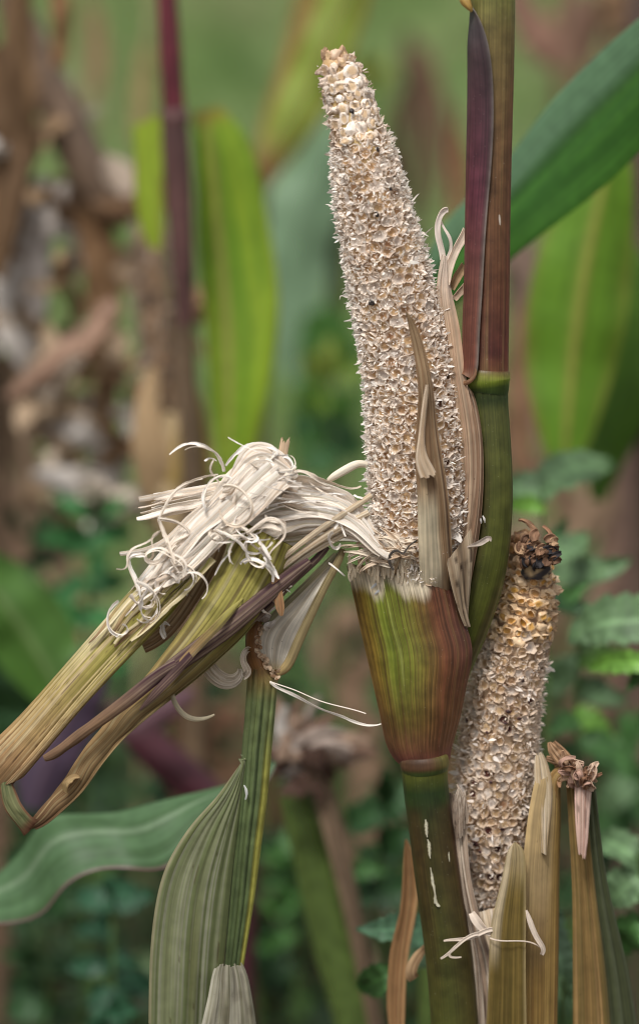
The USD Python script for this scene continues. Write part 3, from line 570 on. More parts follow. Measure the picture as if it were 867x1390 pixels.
part(main, 'folded_husk', ribbon(tail, tail_tint, 50, 170, prof=lambda s, v: .42 * np.sqrt(np.clip(1 - s * s, 0, 1)) + .035 * corr(20, 1.0, 31)(s, v) + .3 * (n2(s * .4, v, 1, 26, 5) - .5) * sm(v, .5, .8), edge=lambda s, v: 1 + .25 * (n2(s, v, .7, 14, 8) - .5) * sm(v, .3, .6), thick=.0006), 'dry_look', 'second folded husk narrowing to a brown wrinkled tail')
part(main, 'folded_husk', ribbon([(q[0] + 4, q[1] + 2, q[2] + .009, q[3] * .96) for q in tail], tail_tint, 20, 60, prof=lambda s, v: -.35 * np.sqrt(np.clip(1 - s * s, 0, 1))), 'dry_look', 'back of the second folded husk')
for k, (x, y, dx, dy, w) in enumerate(((300, 800, -92, 112, 7), (330, 812, -100, 106, 6), (322, 770, -80, 90, 7), (280, 868, -90, 96, 6), (250, 905, -92, 100, 5), (350, 760, -70, 96, 6))[1:4:2]):
    part(main, 'husk_strip', ribbon([(x, y, -.030, w * .1), (x + dx * .3, y + dy * .3, -.0385, w, 15), (x + dx * .7, y + dy * .7, -.0375, w, -15), (x + dx, y + dy, -.034, w * .2)], [tail_tint, purple_tint(86), dry_tint(H(190, 170, 120), H(150, 128, 76), H(206, 190, 150), k)][k % 3], 9, 50, prof=lambda s, v: .4 * (1 - s * s), wob=.4, seed=k), 'dry_look')
part(main, 'husk_curl', ribbon([(92, 1078, -.0255, 1), (90, 1066, -.0268, 5, 20), (98, 1058, -.0268, 6, 50), (108, 1056, -.0262, 2, 60)], dry_tint(H(170, 140, 92), H(140, 110, 70), H(186, 160, 110), 61), 9, 30, prof=lambda s, v: .4 * s * s, wob=.5), 'dry_look')
def link_tint(s, v):
    return mixc(mixc(H(126, 128, 84), H(96, 104, 64), sm(n2(s, v, 6, 3, 71), .4, .7)), H(126, 88, 62), np.maximum(sm(np.abs(s), .72, .9), sm(v, .82, .95)))
part(main, 'folded_husk', loft([(-8, 1040, -.018), (0, 1068, -.020), (4, 1092, -.020), (20, 1116, -.019), (32, 1134, -.016)], [(4, 1040, -.019), (16, 1062, -.020), (26, 1086, -.021), (38, 1104, -.021), (50, 1112, -.018)], link_tint, 15, 50, bulge=3, ripple=1.5, rf=(2, 6)), 'dry_look', 'short pale green strip bent back at the left edge')
# purple brown strips across the tubes
part(main, 'husk_strip', ribbon([(420, 762, -.026, 6), (388, 787, -.029, 10), (348, 820, -.0315, 11), (306, 854, -.033, 13), (262, 886, -.034, 12), (232, 908, -.034, 11)], purple_tint(81), 17, 70, prof=lambda s, v: .55 * (1 - s * s) + .06 * np.cos(s * 14), wob=.2), 'dry_look', 'purplish brown midrib strip lying across the husks')
part(main, 'husk_strip', ribbon([(240, 902, -.0365, 8), (218, 915, -.0365, 9), (180, 945, -.036, 9), (140, 975, -.035, 8), (106, 1000, -.033, 8), (80, 1020, -.031, 7), (60, 1030, -.030, 4)], lambda s, v: mixc(purple_tint(85)(s, v), H(140, 108, 76), sm(v, .15, .6) * .75), 15, 70, prof=lambda s, v: .5 * (1 - s * s), wob=.5, seed=4, edge=lambda s, v: 1 + .5 * (n2(s, v, .6, 9, 3) - .5) * sm(v, .3, .9)), 'dry_look', 'thin brown continuation of the strip with a ragged tip')
part(main, 'husk_strip', ribbon([(444, 742, -.016, 4), (424, 764, -.018, 5), (396, 790, -.019, 5), (362, 826, -.019, 4.5), (330, 852, -.0215, 4), (312, 868, -.024, 3)], purple_tint(91), 11, 50, prof=lambda s, v: .6 * (1 - s * s)), 'dry_look', 'narrow dark purple strip')
for k, pts in enumerate(([(504, 672, -.018, 3.5), (470, 695, -.021, 4), (430, 722, -.023, 4), (396, 748, -.024, 3.5), (360, 776, -.024, 3)],
                         [(500, 696, -.018, 4), (462, 716, -.021, 5), (426, 738, -.022, 4.5), (390, 764, -.023, 4), (350, 800, -.025, 2.5)],
                         [(496, 706, -.017, 3), (458, 730, -.019, 4), (420, 752, -.020, 3.5), (380, 786, -.021, 3)])):
    part(main, 'husk_strip', ribbon(pts, dry_tint(H(224, 204, 170), H(198, 168, 130), H(236, 224, 200), 95 + k), 9, 50, prof=lambda s, v: .5 * (1 - s * s) + .1 * np.cos(9 * s)), 'fibre_look')
part(main, 'husk_strip', ribbon([(372, 776, -.030, 4), (376, 800, -.031, 6.5), (380, 824, -.030, 6), (382, 836, -.029, 2)], dry_tint(H(176, 128, 84), H(196, 156, 112), H(140, 100, 66), 99), 11, 30), 'dry_look', 'small tan scrap hanging below the strips')
part(main, 'husk_strip', loft([(262, 886, -.010), (276, 914, -.011), (298, 934, -.013), (318, 934, -.016), (330, 920, -.018), (328, 908, -.018)], [(282, 878, -.014), (292, 900, -.016), (306, 914, -.018), (316, 916, -.020), (322, 911, -.019), (322, 908, -.018)], dry_tint(H(226, 212, 190), H(186, 164, 134), H(240, 232, 220), 101, .2), 27, 60, bulge=0.5, thick=.00015, prof=corr(16, 1.6, 6)), 'fibre_look', 'broad white curl hanging below the husks')
part(main, 'husk_strip', ribbon([(330, 918, -.016, 5), (335, 908, -.018, 5), (330, 896, -.018, 4), (332, 886, -.016, 4), (338, 882, -.012, 3)], dry_tint(H(220, 204, 182), H(180, 156, 126), H(236, 226, 214), 103, .2), 9, 30, prof=lambda s, v: .5 * (s * s) + .3 * np.cos(7 * s), wob=.7, thick=.00015), 'fibre_look')
part(main, 'husk_strip', ribbon([(232, 926, -.018, 2), (234, 944, -.019, 3), (242, 962, -.020, 3.5), (256, 974, -.020, 3.5), (274, 976, -.019, 2.5), (291, 970, -.018, 1)], flat(H(206, 192, 158), .15), 7, 40, prof=lambda s, v: .5 * (1 - s * s)), 'fibre_look')
# curled white shreds, one by one
def shred(pts, w, d0=-.030, d1=None, seed=0, k=1.0, amp=50):
    r_ = np.random.default_rng(900 + seed)
    d1 = d0 if d1 is None else d1
    n = len(pts); ph = r_.uniform(0, 6)
    ctrl = []
    for i, (x, y) in enumerate(pts):
        u = i / (n - 1)
        ctrl.append((x, y, d0 * (1 - u) + d1 * u - .003 * math.sin(u * 4 + ph) * .8, w * (1 - .5 * u ** 3) * r_.uniform(.6, 1.25), amp * math.sin(u * 6 + ph)))
    part(main, 'husk_shred', ribbon(ctrl, flat(mixc(H(248, 242, 234, k), H(228, 206, 176, k), np.array(.8 * r_.random() ** 2)), .10, 3, 6, seed), 9, max(24, 12 * n), prof=lambda s, v: .3 * s * s + .2 * np.cos(s * 7 + seed) * .5, wob=.4, seed=seed, thick=.00012, edge=lambda s, v: 1 + .5 * (n2(s, v, 1.5, 4 * n, seed) - .5)), 'fibre_look')
    if w > 2.2 and len(pts) > 3:      # a split-off hair beside it
        o = r_.normal(0, 3, 2)
        part(main, 'husk_shred', ribbon([(q[0] + o[0] * (i / n) * 2, q[1] + o[1] * (i / n) * 2 - 1, q[2] - .001, w * .28, 40) for i, q in enumerate(ctrl[:-1])], flat(H(240, 228, 210, k), .1), 5, 10 * n, thick=.0001), 'fibre_look')
shreds = [
 ([(304, 640), (300, 625), (290, 612), (276, 605), (262, 602), (248, 605), (230, 617)], 2.8, -.022, -.024),
 ([(298, 660), (292, 648), (286, 638), (288, 628), (291, 622)], 1.6, -.024, -.024),
 ([(278, 626), (286, 622), (294, 626)], 1.2, -.022, -.022),
 ([(217, 702), (226, 684), (242, 664), (262, 652), (282, 646), (296, 644)], 2.6, -.028, -.026),
 ([(280, 690), (276, 676), (282, 658), (294, 648), (308, 647), (318, 652)], 2.8, -.033, -.030),
 ([(302, 660), (318, 660), (334, 672), (342, 688), (338, 704), (326, 714), (310, 712), (300, 702), (298, 690)], 3.0, -.036, -.036),
 ([(294, 720), (312, 728), (326, 738), (336, 752), (346, 768)], 2.6, -.036, -.035),
 ([(300, 718), (322, 714), (340, 724), (356, 742), (368, 760)], 3.2, -.036, -.036),
 ([(214, 704), (232, 706), (250, 714), (258, 724), (244, 732), (226, 752), (206, 764), (198, 756), (214, 744), (234, 752), (250, 762), (252, 772), (240, 776)], 2.8, -.034, -.038),
 ([(216, 704), (222, 722), (230, 744), (238, 766)], 3.6, -.035, -.037),
 ([(218, 720), (210, 728), (196, 738), (182, 744), (174, 754), (172, 768), (158, 772)], 2.0, -.032, -.034),
 ([(198, 754), (184, 754), (176, 758), (180, 778), (188, 798), (190, 810)], 3.4, -.034, -.032),
 ([(216, 722), (206, 738), (208, 750), (200, 760)], 2.0, -.033, -.033),
 ([(346, 640), (360, 628), (374, 612), (362, 606), (340, 604), (324, 612), (306, 632)], 3.2, -.024, -.026),
 ([(330, 660), (348, 636), (360, 622), (372, 634), (376, 650), (372, 668), (362, 690)], 2.2, -.027, -.030),
 ([(342, 668), (356, 652), (380, 640), (396, 636), (396, 628), (388, 620), (384, 636)], 2.8, -.026, -.026),
 ([(396, 642), (416, 642), (432, 650), (446, 654), (470, 662), (490, 660)], 2.6, -.022, -.018),
 ([(404, 642), (392, 648), (370, 664), (340, 684), (316, 700)], 2.4, -.027, -.032),
 ([(360, 700), (370, 708), (385, 710), (384, 720), (372, 716), (350, 716), (334, 722)], 3.4, -.034, -.030),
 ([(334, 724), (352, 712), (370, 706), (384, 714), (386, 726), (376, 740), (366, 752)], 2.6, -.037, -.036),
 ([(352, 744), (358, 752), (366, 764), (372, 776), (378, 786)], 3.2, -.036, -.034),
 ([(316, 728), (332, 730), (346, 742), (358, 748)], 2.8, -.038, -.036),
 ([(356, 772), (352, 762), (340, 758), (326, 766)], 2.6, -.036, -.033),
 ([(330, 764), (344, 760), (360, 766), (368, 774), (370, 790)], 3.0, -.034, -.033),
 ([(346, 796), (352, 812), (354, 826), (362, 832), (368, 836)], 2.0, -.028, -.022),
 ([(354, 796), (364, 806), (374, 820)], 1.8, -.026, -.026),
 ([(310, 832), (314, 846), (318, 860)], 2.8, -.034, -.032), ([(314, 848), (322, 854)], 1.6, -.034, -.032),
 ([(382, 806), (390, 798), (396, 796)], 1.8, -.022, -.022), ([(388, 800), (394, 804)], 1.4, -.022, -.022),
 ([(452, 722), (448, 736), (456, 744), (462, 738)], 2.4, -.026, -.026), ([(454, 718), (462, 712), (466, 722), (470, 728)], 1.6, -.026, -.026),
 ([(446, 764), (456, 772), (468, 782)], 1.4, -.022, -.022),
 ([(480, 672), (490, 676), (500, 678), (506, 684)], 1.8, -.018, -.016), ([(470, 690), (488, 694), (500, 690)], 1.8, -.018, -.015),
 ([(366, 926), (374, 932), (400, 944), (430, 960), (462, 972), (494, 984), (517, 983)], 2.6, -.018, -.020),
 ([(225, 866), (220, 854), (222, 846), (230, 850)], 3.4, -.020, -.018),
]
for i, (pts, w, d0, d1) in enumerate(shreds): shred(pts, w, d0, d1, i, 0.98)
r9 = np.random.default_rng(5)
for k in range(15):          # loose curls along the lower and outer edge of the fold
    u = r9.uniform(0, 1); bx = np.interp(u, [0, .5, 1], [390, 300, 180]); by = np.interp(u, [0, .5, 1], [735, 742, 812]) + r9.normal(0, 14); bx += r9.normal(0, 16)
    a0, w_ = r9.uniform(0, 6.28), r9.choice([-1, 1]) * r9.uniform(.25, .8); st = r9.uniform(7, 14); pts = [(bx, by)]
    for q in range(6):
        a0 += w_ * (.4 + .25 * q); pts.append((pts[-1][0] + math.cos(a0) * st, pts[-1][1] + math.sin(a0) * st + 2.5))
    shred(pts, r9.uniform(1.2, 3.0), -.034 - .005 * r9.random(), -.036, 300 + k, .97, 70)
for k in range(40):          # finer shreds following the run of the fold
    u = r9.uniform(0, 1)
    bx = np.interp(u, [0, .3, .6, 1], [470, 390, 310, 190]); by = np.interp(u, [0, .3, .6, 1], [690, 660, 690, 800])
    dirx, diry = np.interp(u, [0, .3, .6, 1], [-1, -1, -.75, -.66]), np.interp(u, [0, .3, .6, 1], [-.25, .1, .66, .75])
    o = r9.normal(0, 17); ln = r9.uniform(30, 80); cv = r9.normal(0, 10)
    x0, y0 = bx - diry * o * -1, by - dirx * o
    pts = [(x0 + dirx * ln * q - diry * cv * q * q * 1.5, y0 + diry * ln * q + dirx * cv * q * q * 1.5) for q in np.linspace(0, 1, 5)]
    shred(pts, r9.uniform(.8, 2.0), -.026 - .006 * r9.random(), -.028 - .008 * r9.random(), 100 + k, .97)

# ------------------------------------------------------------------ the bent leaf: sheath piece, collar, hanging blade and midrib
bent = part(main, 'bent_leaf', loft([(337, 906, -.010), (334, 960, -.0095), (330, 1010, -.009), (325, 1070, -.009), (319, 1140, -.008), (312, 1220, -.008), (306, 1300, -.008), (300, 1380, -.008)],
     [(376, 908, -.010), (373, 960, -.010), (368, 1015, -.010), (362, 1080, -.0095), (354, 1145, -.009), (345, 1215, -.008), (333, 1290, -.008), (322, 1380, -.008)],
     lambda s, v: mixc(mixc(ramp(v, [(0, H(142, 104, 58)), (.035, H(146, 128, 70)), (.09, H(116, 128, 76)), (.3, H(104, 120, 72)), (.7, H(92, 108, 62)), (1, H(84, 96, 58))]), H(168, 164, 66), sm(s, .45, .62) * sm(v, .1, .35)), H(60, 76, 46), .65 * np.exp(-((s - .12) / .12) ** 2) * sm(v, .03, .1) + .5 * np.exp(-((s + .55) / .1) ** 2)), 41, 120, bulge=12, thick=.0008, prof=lambda s, v: 1.6 * np.cos(s * 14)), 'stem_look', 'green grooved midrib of the bent leaf')
part(bent, 'midrib_back', loft([(337, 910, -.009), (330, 1010, -.008), (319, 1140, -.007), (306, 1300, -.007)], [(376, 910, -.009), (368, 1015, -.009), (354, 1145, -.008), (333, 1290, -.007)], flat(H(130, 140, 80)), 15, 40, bulge=-14), 'stem_look')
def bl_tint(s, v):
    c = mixc(H(120, 130, 82), H(146, 152, 108), sm(n2(s, v, 7, 1.2, 111), .38, .7))
    c = mixc(c, H(176, 174, 150), sm(n2(s, v, 26, 1.0, 113), .6, .8) * .7)
    c = mixc(c, H(104, 104, 46), sm(n2(s, v, 3, 2.2, 115), .55, .8) * .6)
    c = mixc(c, H(160, 152, 112), sm(-s, .93, .98))
    return mixc(c, H(80, 56, 30), sm(n2(s, v, 18, 18, 117), .9, .95) * .6)
part(bent, 'blade', loft([(331, 1032, -.010), (312, 1058, -.0125), (292, 1084, -.015), (268, 1110, -.0175), (244, 1142, -.020), (224, 1180, -.0215), (211, 1230, -.022), (204, 1300, -.022), (202, 1390, -.020)],
     [(333, 1024, -.010), (330, 1060, -.0105), (327, 1090, -.011), (323, 1120, -.0115), (319, 1150, -.0115), (314, 1190, -.0115), (310, 1230, -.0115), (304, 1300, -.011), (298, 1390, -.010)], bl_tint, 50, 90, bulge=8, ripple=2.5, rf=(3, 3), prof=lambda s, v: .7 * np.cos(s * 22 + 2 * v)), 'blade_look', 'dull grey green blade of the bent leaf with pale veins')
part(bent, 'blade', loft([(270, 1460, -.0235), (276, 1380, -.0240), (284, 1345, -.0235), (290, 1318, -.0230), (300, 1300, -.0225)], [(350, 1460, -.016), (346, 1380, -.017), (340, 1345, -.019), (333, 1318, -.0205), (320, 1299, -.0215)], dry_tint(H(170, 164, 142), H(132, 128, 102), H(192, 186, 166), 121, .3), 41, 50, bulge=7, ripple=3, rf=(4, 3), thick=.0003, prof=corr(18, .8, 51), hole=torn(41, .07, 12)), 'dry_look', 'curled grey lower end of the blade')
def collar_in(s, v):
    c = mixc(H(226, 216, 198), H(206, 192, 170), sm(n2(s, v, 12, 1.2, 131), .4, .75))
    c = mixc(c, H(206, 184, 134), sm(.14 - v, 0, .12) * .8)
    return mixc(c, H(150, 138, 104), sm(-s, .8, .95) * .6)
part(bent, 'collar', loft([(370, 912, -.0125), (355, 894, -.012), (350, 870, -.0115), (359, 848, -.0115), (382, 827, -.0115), (420, 787, -.0115), (448, 762, -.012), (462, 745, -.012)],
     [(376, 913, -.013), (387, 901, -.015), (398, 876, -.0155), (411, 847, -.0155), (424, 820, -.0155), (440, 790, -.0150), (454, 768, -.014), (464, 748, -.012)], collar_in, 31, 70, bulge=-5, ripple=1.2, rf=(4, 2)), 'dry_look', 'pale inner face of the bent leaf below the cob')
part(bent, 'collar_edge', ribbon([(377, 915, -.0155, 3), (388, 906, -.017, 6.5), (401, 880, -.018, 6.5), (415, 849, -.018, 6), (429, 820, -.0175, 5.5), (443, 792, -.0165, 5), (456, 768, -.0155, 5), (465, 746, -.013, 4)],
     lambda s, v: mixc(mixc(H(160, 140, 96), H(126, 112, 74), sm(n2(s, v, 6, 1.2, 135), .4, .7)), H(190, 162, 106), sm(.2 - v, 0, .15)), 15, 60, prof=lambda s, v: .6 * (1 - s * s)), 'dry_look', 'rolled tan edge of the pale collar')
part(bent, 'collar_edge', ribbon([(354, 854, -.0130, 2), (372, 835, -.0135, 4), (400, 808, -.0135, 4), (428, 780, -.0135, 4), (456, 752, -.013, 3)], flat(H(156, 148, 112), .2, 3, 5), 9, 40, prof=lambda s, v: .6 * (1 - s * s)), 'dry_look')
part(bent, 'collar', loft([(336, 850, -.008), (335, 880, -.008), (338, 908, -.009), (342, 934, -.0095)], [(358, 842, -.0125), (351, 874, -.0135), (362, 908, -.0140), (378, 924, -.0130)],
     lambda s, v: mixc(mixc(H(156, 104, 52), H(128, 80, 44), sm(n2(s, v, 3, 3, 141), .4, .7)), H(166, 144, 84), sm(v, .6, .95)), 21, 40, bulge=7), 'stem_look', 'brown outer side of the leaf collar')
r8 = np.random.default_rng(8)
lig = [(356, 846), (352, 856), (350, 868), (351, 880), (355, 890), (360, 900), (366, 908), (372, 914), (376, 918), (380, 912)]
for k in range(34):          # the ragged ligule
    u = r8.uniform(0, len(lig) - 1.01); i = int(u); x = lig[i][0] + (lig[i + 1][0] - lig[i][0]) * (u - i); y = lig[i][1] + (lig[i + 1][1] - lig[i][1]) * (u - i)
    a_ = r8.uniform(0, 6.28); l_ = r8.uniform(3, 8)
    part(bent, 'ligule_scrap', ribbon([(x, y, -.0150, 2.5), (x + math.cos(a_) * l_ * .5, y + math.sin(a_) * l_ * .5, -.0165, r8.uniform(2, 3.5)), (x + math.cos(a_ + .6) * l_, y + math.sin(a_ + .6) * l_, -.0172, .8)], flat(mixc(H(206, 178, 146), H(150, 110, 74), np.array(r8.random())), .2), 5, 10), 'dry_look')
for k in range(10):
    x, y = 358 + r8.normal(0, 5), 838 + r8.normal(0, 7)
    part(bent, 'ligule_scrap', ribbon([(x, y + 6, -.0150, 2), (x + r8.normal(0, 4), y, -.0175, 3.5), (x + r8.normal(0, 6), y - 5, -.0165, 1)], flat(mixc(H(236, 226, 214), H(120, 90, 66), np.array(r8.random() * .8)), .2), 5, 10), 'dry_look')
part(bent, 'flake', ribbon([(331, 1066, -.0155, .6), (334, 1074, -.0163, 1.8), (333, 1086, -.0160, .8)], flat(H(190, 190, 184), .15), 7, 14, edge=lambda s, v: 1 + .9 * (n2(s, v, 2, 8, 2) - .5), thick=.0001), 'chaff_look')
# fibres running into the cob's foot, and crumbs on the chewed rim
for k in range(60):
    u = r8.random(); x1, y1 = 500 + 66 * u + r8.normal(0, 5), 742 + 10 * math.sin(u * 3) + r8.normal(0, 8)
    a_ = math.pi + .55 * (1 - u) + r8.normal(0, .35) + (.5 if u > .5 else 0); l_ = r8.uniform(16, 56) * (1.15 - .7 * u)
    part(main, 'husk_shred', ribbon([(x1, y1, -.0165 - .004 * u, 1.2), (x1 + math.cos(a_) * l_ * .4, y1 + math.sin(a_) * l_ * .4 + r8.normal(0, 2), -.0185 - .003 * u, r8.uniform(1.4, 3.2), r8.normal(0, 30)), (x1 + math.cos(a_ - .3) * l_, y1 + math.sin(a_ - .3) * l_, -.0165, .7, r8.normal(0, 50))], flat(mixc(H(238, 222, 198), H(206, 174, 138), np.array(r8.random() ** 2)), .12, 4, 3, k), 7, 20, prof=lambda s, v: .4 * s * s, wob=.4, seed=k), 'fibre_look')
for k in range(70):
    u = r8.random(); x1 = 472 + 110 * u; y1 = np.interp(u, [0, 1], [764, 772]) + r8.normal(0, 8); dd = -.0060 - .0088 * math.sin(math.pi * min(1, u * .95 + .05)) ** .6
    l_ = r8.uniform(7, 20)
    part(main, 'rim_fibre', ribbon([(x1, y1 + l_, dd - .0006, .9), (x1 + r8.normal(0, 2), y1, dd - .0022, r8.uniform(1.2, 2.6), r8.normal(0, 25)), (x1 + r8.normal(-2, 5), y1 - l_, dd - .003, .6)], flat(mixc(H(232, 216, 186), H(190, 160, 120), np.array(r8.random() ** 2)), .12, 4, 3, k), 5, 12, prof=lambda s, v: .4 * s * s, wob=.3, seed=k), 'fibre_look')
for pts in ([(529, 758), (532, 750), (540, 748), (546, 752), (552, 746), (560, 738), (566, 734)], [(528, 760), (530, 768), (534, 774)]):
    part(main, 'silk_strand', ribbon([(x, y, -.0245, 1.6, 20 * i) for i, (x, y) in enumerate(pts)], flat(H(74, 66, 58), .2), 5, 30, prof=lambda s, v: .8 * (1 - s * s)), 'dry_look')

# ================================================================== THE LOWER RIGHT EATEN COB WITH ITS TORN HUSK
second = thing('corn_ear', 'shorter eaten cob with blackened torn tip, low right in a yellow split husk', 'corn ear', [P(690, 1300, .022)[0], 0.022, 0.0])
left2 = [(708, 722), (694, 732), (686, 750), (680, 775), (668, 810), (655, 850), (641, 895), (628, 945), (618, 1000), (613, 1060), (614, 1110), (622, 1160), (632, 1205), (642, 1250)]
right2 = [(712, 722), (724, 730), (738, 752), (758, 778), (762, 805), (756, 845), (748, 895), (742, 945), (736, 1000), (732, 1060), (728, 1110), (722, 1160), (710, 1205), (692, 1250)]
f2 = cob_frame(left2, right2, 0.026)
yel = H(214, 158, 52)
def cup2(u, p, n, a, t, w, c):
    g = mixc(H(222, 188, 138), H(160, 112, 78), np.array(rng.beta(1, 3)))
    if rng.random() < .35: g = cream * .85
    if rng.random() < .06: g = H(84, 46, 40)
    flatk = .55 if u > .55 else .85
    return cup(p - n * .0008, n, a, t, w * .58, c * .56, rng.uniform(.0012, .0026) * flatk, rng.uniform(.8, 1.05), mixc(H(232, 212, 188), H(190, 152, 112), np.array(rng.beta(1.2, 4))), g, mixc(g, H(110, 60, 36), np.array(rng.random() * .6)))
def knob2(u, p, n, a, t, w, c):
    wh = mixc(H(226, 196, 156), H(176, 130, 90), np.array(sm(np.array(.12 - u), 0, .1) * .8 + rng.random() * .25))
    g = mixc(yel, H(190, 140, 84), np.array(rng.random() * .9))
    if u > .10 and rng.random() < .75:
        k_ = rng.uniform(.85, 1.15)
        V, F, C, U = cup(p - n * .0006, n, unit(a + t * rng.normal(0, .25)), t, w * .58 * k_, c * .42 * k_, rng.uniform(.0018, .0032), rng.uniform(.62, .95), wh, g, g * .8)
        V2, F2, C2, U2 = knob(p - n * .0012, n, a, t, w * .60 * k_, c * .50 * k_, .0022, wh * .95, g, .45)
        return join([(V, F, C, U), (V2, F2, C2, U2)])
    return knob(p - n * .0004, n, a, t, w * .58, c * .48, rng.uniform(.0020, .0030), wh, g, rng.choice([.1, .35, .6]))
cob2 = build_cob(second, f2, 14.5 * S, 22, 0.27, 2, lambda s, v: mixc(ramp(v, [(0, H(120, 90, 66)), (.25, H(186, 158, 128)), (1, H(214, 186, 152))]), H(110, 76, 50), sm(n2(s, v, 18, 60, 4), .5, .8) * .7), cup2, knob2, label='thick eaten cob with shrunken yellow kernels near its top')
L2 = f2['L'][-1]
part(cob2, 'chaff', join([flakes(f2, 4200, L2 * .30, L2 * .98, .0016, H(238, 222, 204), H(214, 186, 156), 21, lift=(0, .0016)), flakes(f2, 300, L2 * .3, L2 * .95, .0030, H(248, 238, 228), cream, 22)]), 'chaff_look', kind='stuff', smooth=False)
for u, th, sz in ((.44, .05, 4), (.455, .35, 3.5), (.47, .02, 3), (.62, -.2, 3), (.74, .12, 3.5), (.78, -.62, 4.5), (.83, .38, 4.5), (.86, .34, 4), (.5, -.4, 2.5), (.36, .3, 3), (.8, -.5, 3)):
    p, n, a, t, r = on_cob(f2, np.array([u * L2]), np.array([th]), np.array([.0016]))
    part(cob2, 'dark_speck', knob(p[0], n[0], a[0], t[0], sz * S * .9, sz * S * .7, sz * S * .5, H(84, 48, 44), H(40, 30, 28), .2), 'kernel_look')
r7 = np.random.default_rng(77)
part(cob2, 'torn_tip', tube([(728, 778, .012, 20), (728, 765, .010, 20), (730, 748, .010, 16), (732, 738, .011, 8)], lambda s, v: mixc(H(176, 150, 112), H(52, 48, 50), sm(n2(s, v, 9, 5, 31), .42, .55)), 24, 20, .7, lambda th, v: .3 * (n2(th, v, 4, 8, 3) - .5)), 'kernel_look', 'blackened broken pith at the tip')
for k in range(30):
    x, y = 716 + r7.uniform(-8, 34), 752 + r7.uniform(-20, 24)
    a_ = r7.uniform(-2.6, -.4); l_ = r7.uniform(9, 20)
    col = [H(60, 56, 58), H(150, 112, 84), H(184, 148, 112), H(120, 88, 66)][r7.integers(0, 4)]
    part(cob2, 'tip_scrap', ribbon([(x, y, .006 + r7.uniform(-.006, .004), 3.5), (x + math.cos(a_) * l_ * .5, y + math.sin(a_) * l_ * .5, .003, r7.uniform(4, 7)), (x + math.cos(a_ + .4) * l_, y + math.sin(a_ + .4) * l_, .006, 2.5)], flat(col, .35, 4, 4, k), 7, 12, prof=lambda s, v: .5 * s * s, wob=.5, seed=k, thick=.0008), 'dry_look')
part(cob2, 'tip_scrap', loft([(735, 716, .006), (744, 728, .004), (748, 742, .003), (746, 758, .004)], [(737, 715, .008), (752, 732, .008), (756, 744, .008), (750, 764, .008)], flat(H(150, 108, 78), .4, 4, 5), 9, 20, bulge=3, ripple=3, thick=.001), 'dry_look')
part(cob2, 'tip_scrap', loft([(704, 708, .010), (714, 712, .006), (724, 722, .005)], [(706, 706, .014), (720, 712, .010), (728, 726, .010)], flat(H(160, 120, 88), .4, 4, 5), 7, 14, bulge=2, ripple=3, thick=.001), 'dry_look')
# husks
def yel_tint(seed):
    def f(s, v):
        c = mixc(H(152, 120, 58), H(126, 94, 44), sm(n2(s, v, 8, 1.3, seed), .4, .7))
        c = mixc(c, H(196, 160, 88), sm(n2(s, v, 22, 1.1, seed + 2), .55, .8) * .8)
        c = mixc(c, H(132, 96, 56), sm(n2(s, v, 4, 4, seed + 3), .6, .85) * .5)
        return c
    return f
def sh2(s, v):
    c = yel_tint(151)(s, v)
    c = mixc(c, H(196, 168, 118), sm(.30 - v, 0, .15) * sm(.5 - s, 0, .5) * .8)
    return mixc(c, H(110, 90, 60), np.exp(-((v - .27) / .03) ** 2) * sm(-s, -.3, .3) * .5)
part(second, 'husk_sheath', loft([(726, 1060, -.002), (720, 1090, -.004), (712, 1150, -.006), (706, 1250, -.006), (704, 1390, -.006), (700, 1560, 0), (690, 1900, .01)], [(752, 1034, .012), (757, 1070, .010), (757, 1150, .010), (756, 1250, .010), (754, 1390, .010), (750, 1560, .012), (730, 1900, .02)], sh2, 50, 120, bulge=13, thick=.0007, prof=corr(12, .6, 41)), 'dry_look', 'yellow tan sheath on the right of the cob')
part(second, 'husk_leaf', loft([(728, 1018, .002), (725, 1050, -.001), (728, 1085, -.003), (732, 1120, -.004), (735, 1158, -.005)], [(731, 1016, .002), (744, 1040, .001), (749, 1070, .000), (747, 1110, -.002), (741, 1162, -.004)], dry_tint(H(214, 194, 160), H(180, 152, 112), H(232, 220, 200), 161), 19, 50, bulge=4, ripple=1.5, hole=lambda s, v: .08 * n2(s, v * 0, 8, 1, 5) - v), 'dry_look', 'pale pointed flap beside the cob')
def front_t(s, v):
    c = mixc(H(124, 102, 44), H(96, 80, 30), sm(n2(s, v, 9, 2, 171), .4, .7))
    c = mixc(c, H(176, 156, 116), sm(v, .78, .98) * .7)
    c = mixc(c, H(200, 180, 144), sm(-s, .25, .7) * sm(v, .5, .66) * .9)
    return mixc(c, H(160, 140, 92), np.maximum(sm(s, .82, .95), sm(-s, .9, 1)))
part(second, 'husk_leaf', loft([(650, 1500, -.006), (660, 1390, -.010), (664, 1310, -.012), (668, 1250, -.013), (680, 1200, -.013), (686, 1170, -.0125), (691, 1153, -.012), (697, 1146, -.011)], [(716, 1500, -.010), (714, 1390, -.014), (713, 1310, -.016), (713, 1240, -.0165), (713, 1195, -.016), (712, 1166, -.0145), (707, 1150, -.0125), (699, 1146, -.011)], front_t, 31, 100, bulge=4, ripple=1.5, prof=corr(14, .5, 45)), 'dry_look', 'olive husk leaf with a pale rounded tip in front of the cob')
grey_h = dry_tint(H(206, 188, 166), H(160, 134, 110), H(104, 84, 74), 181, .8)
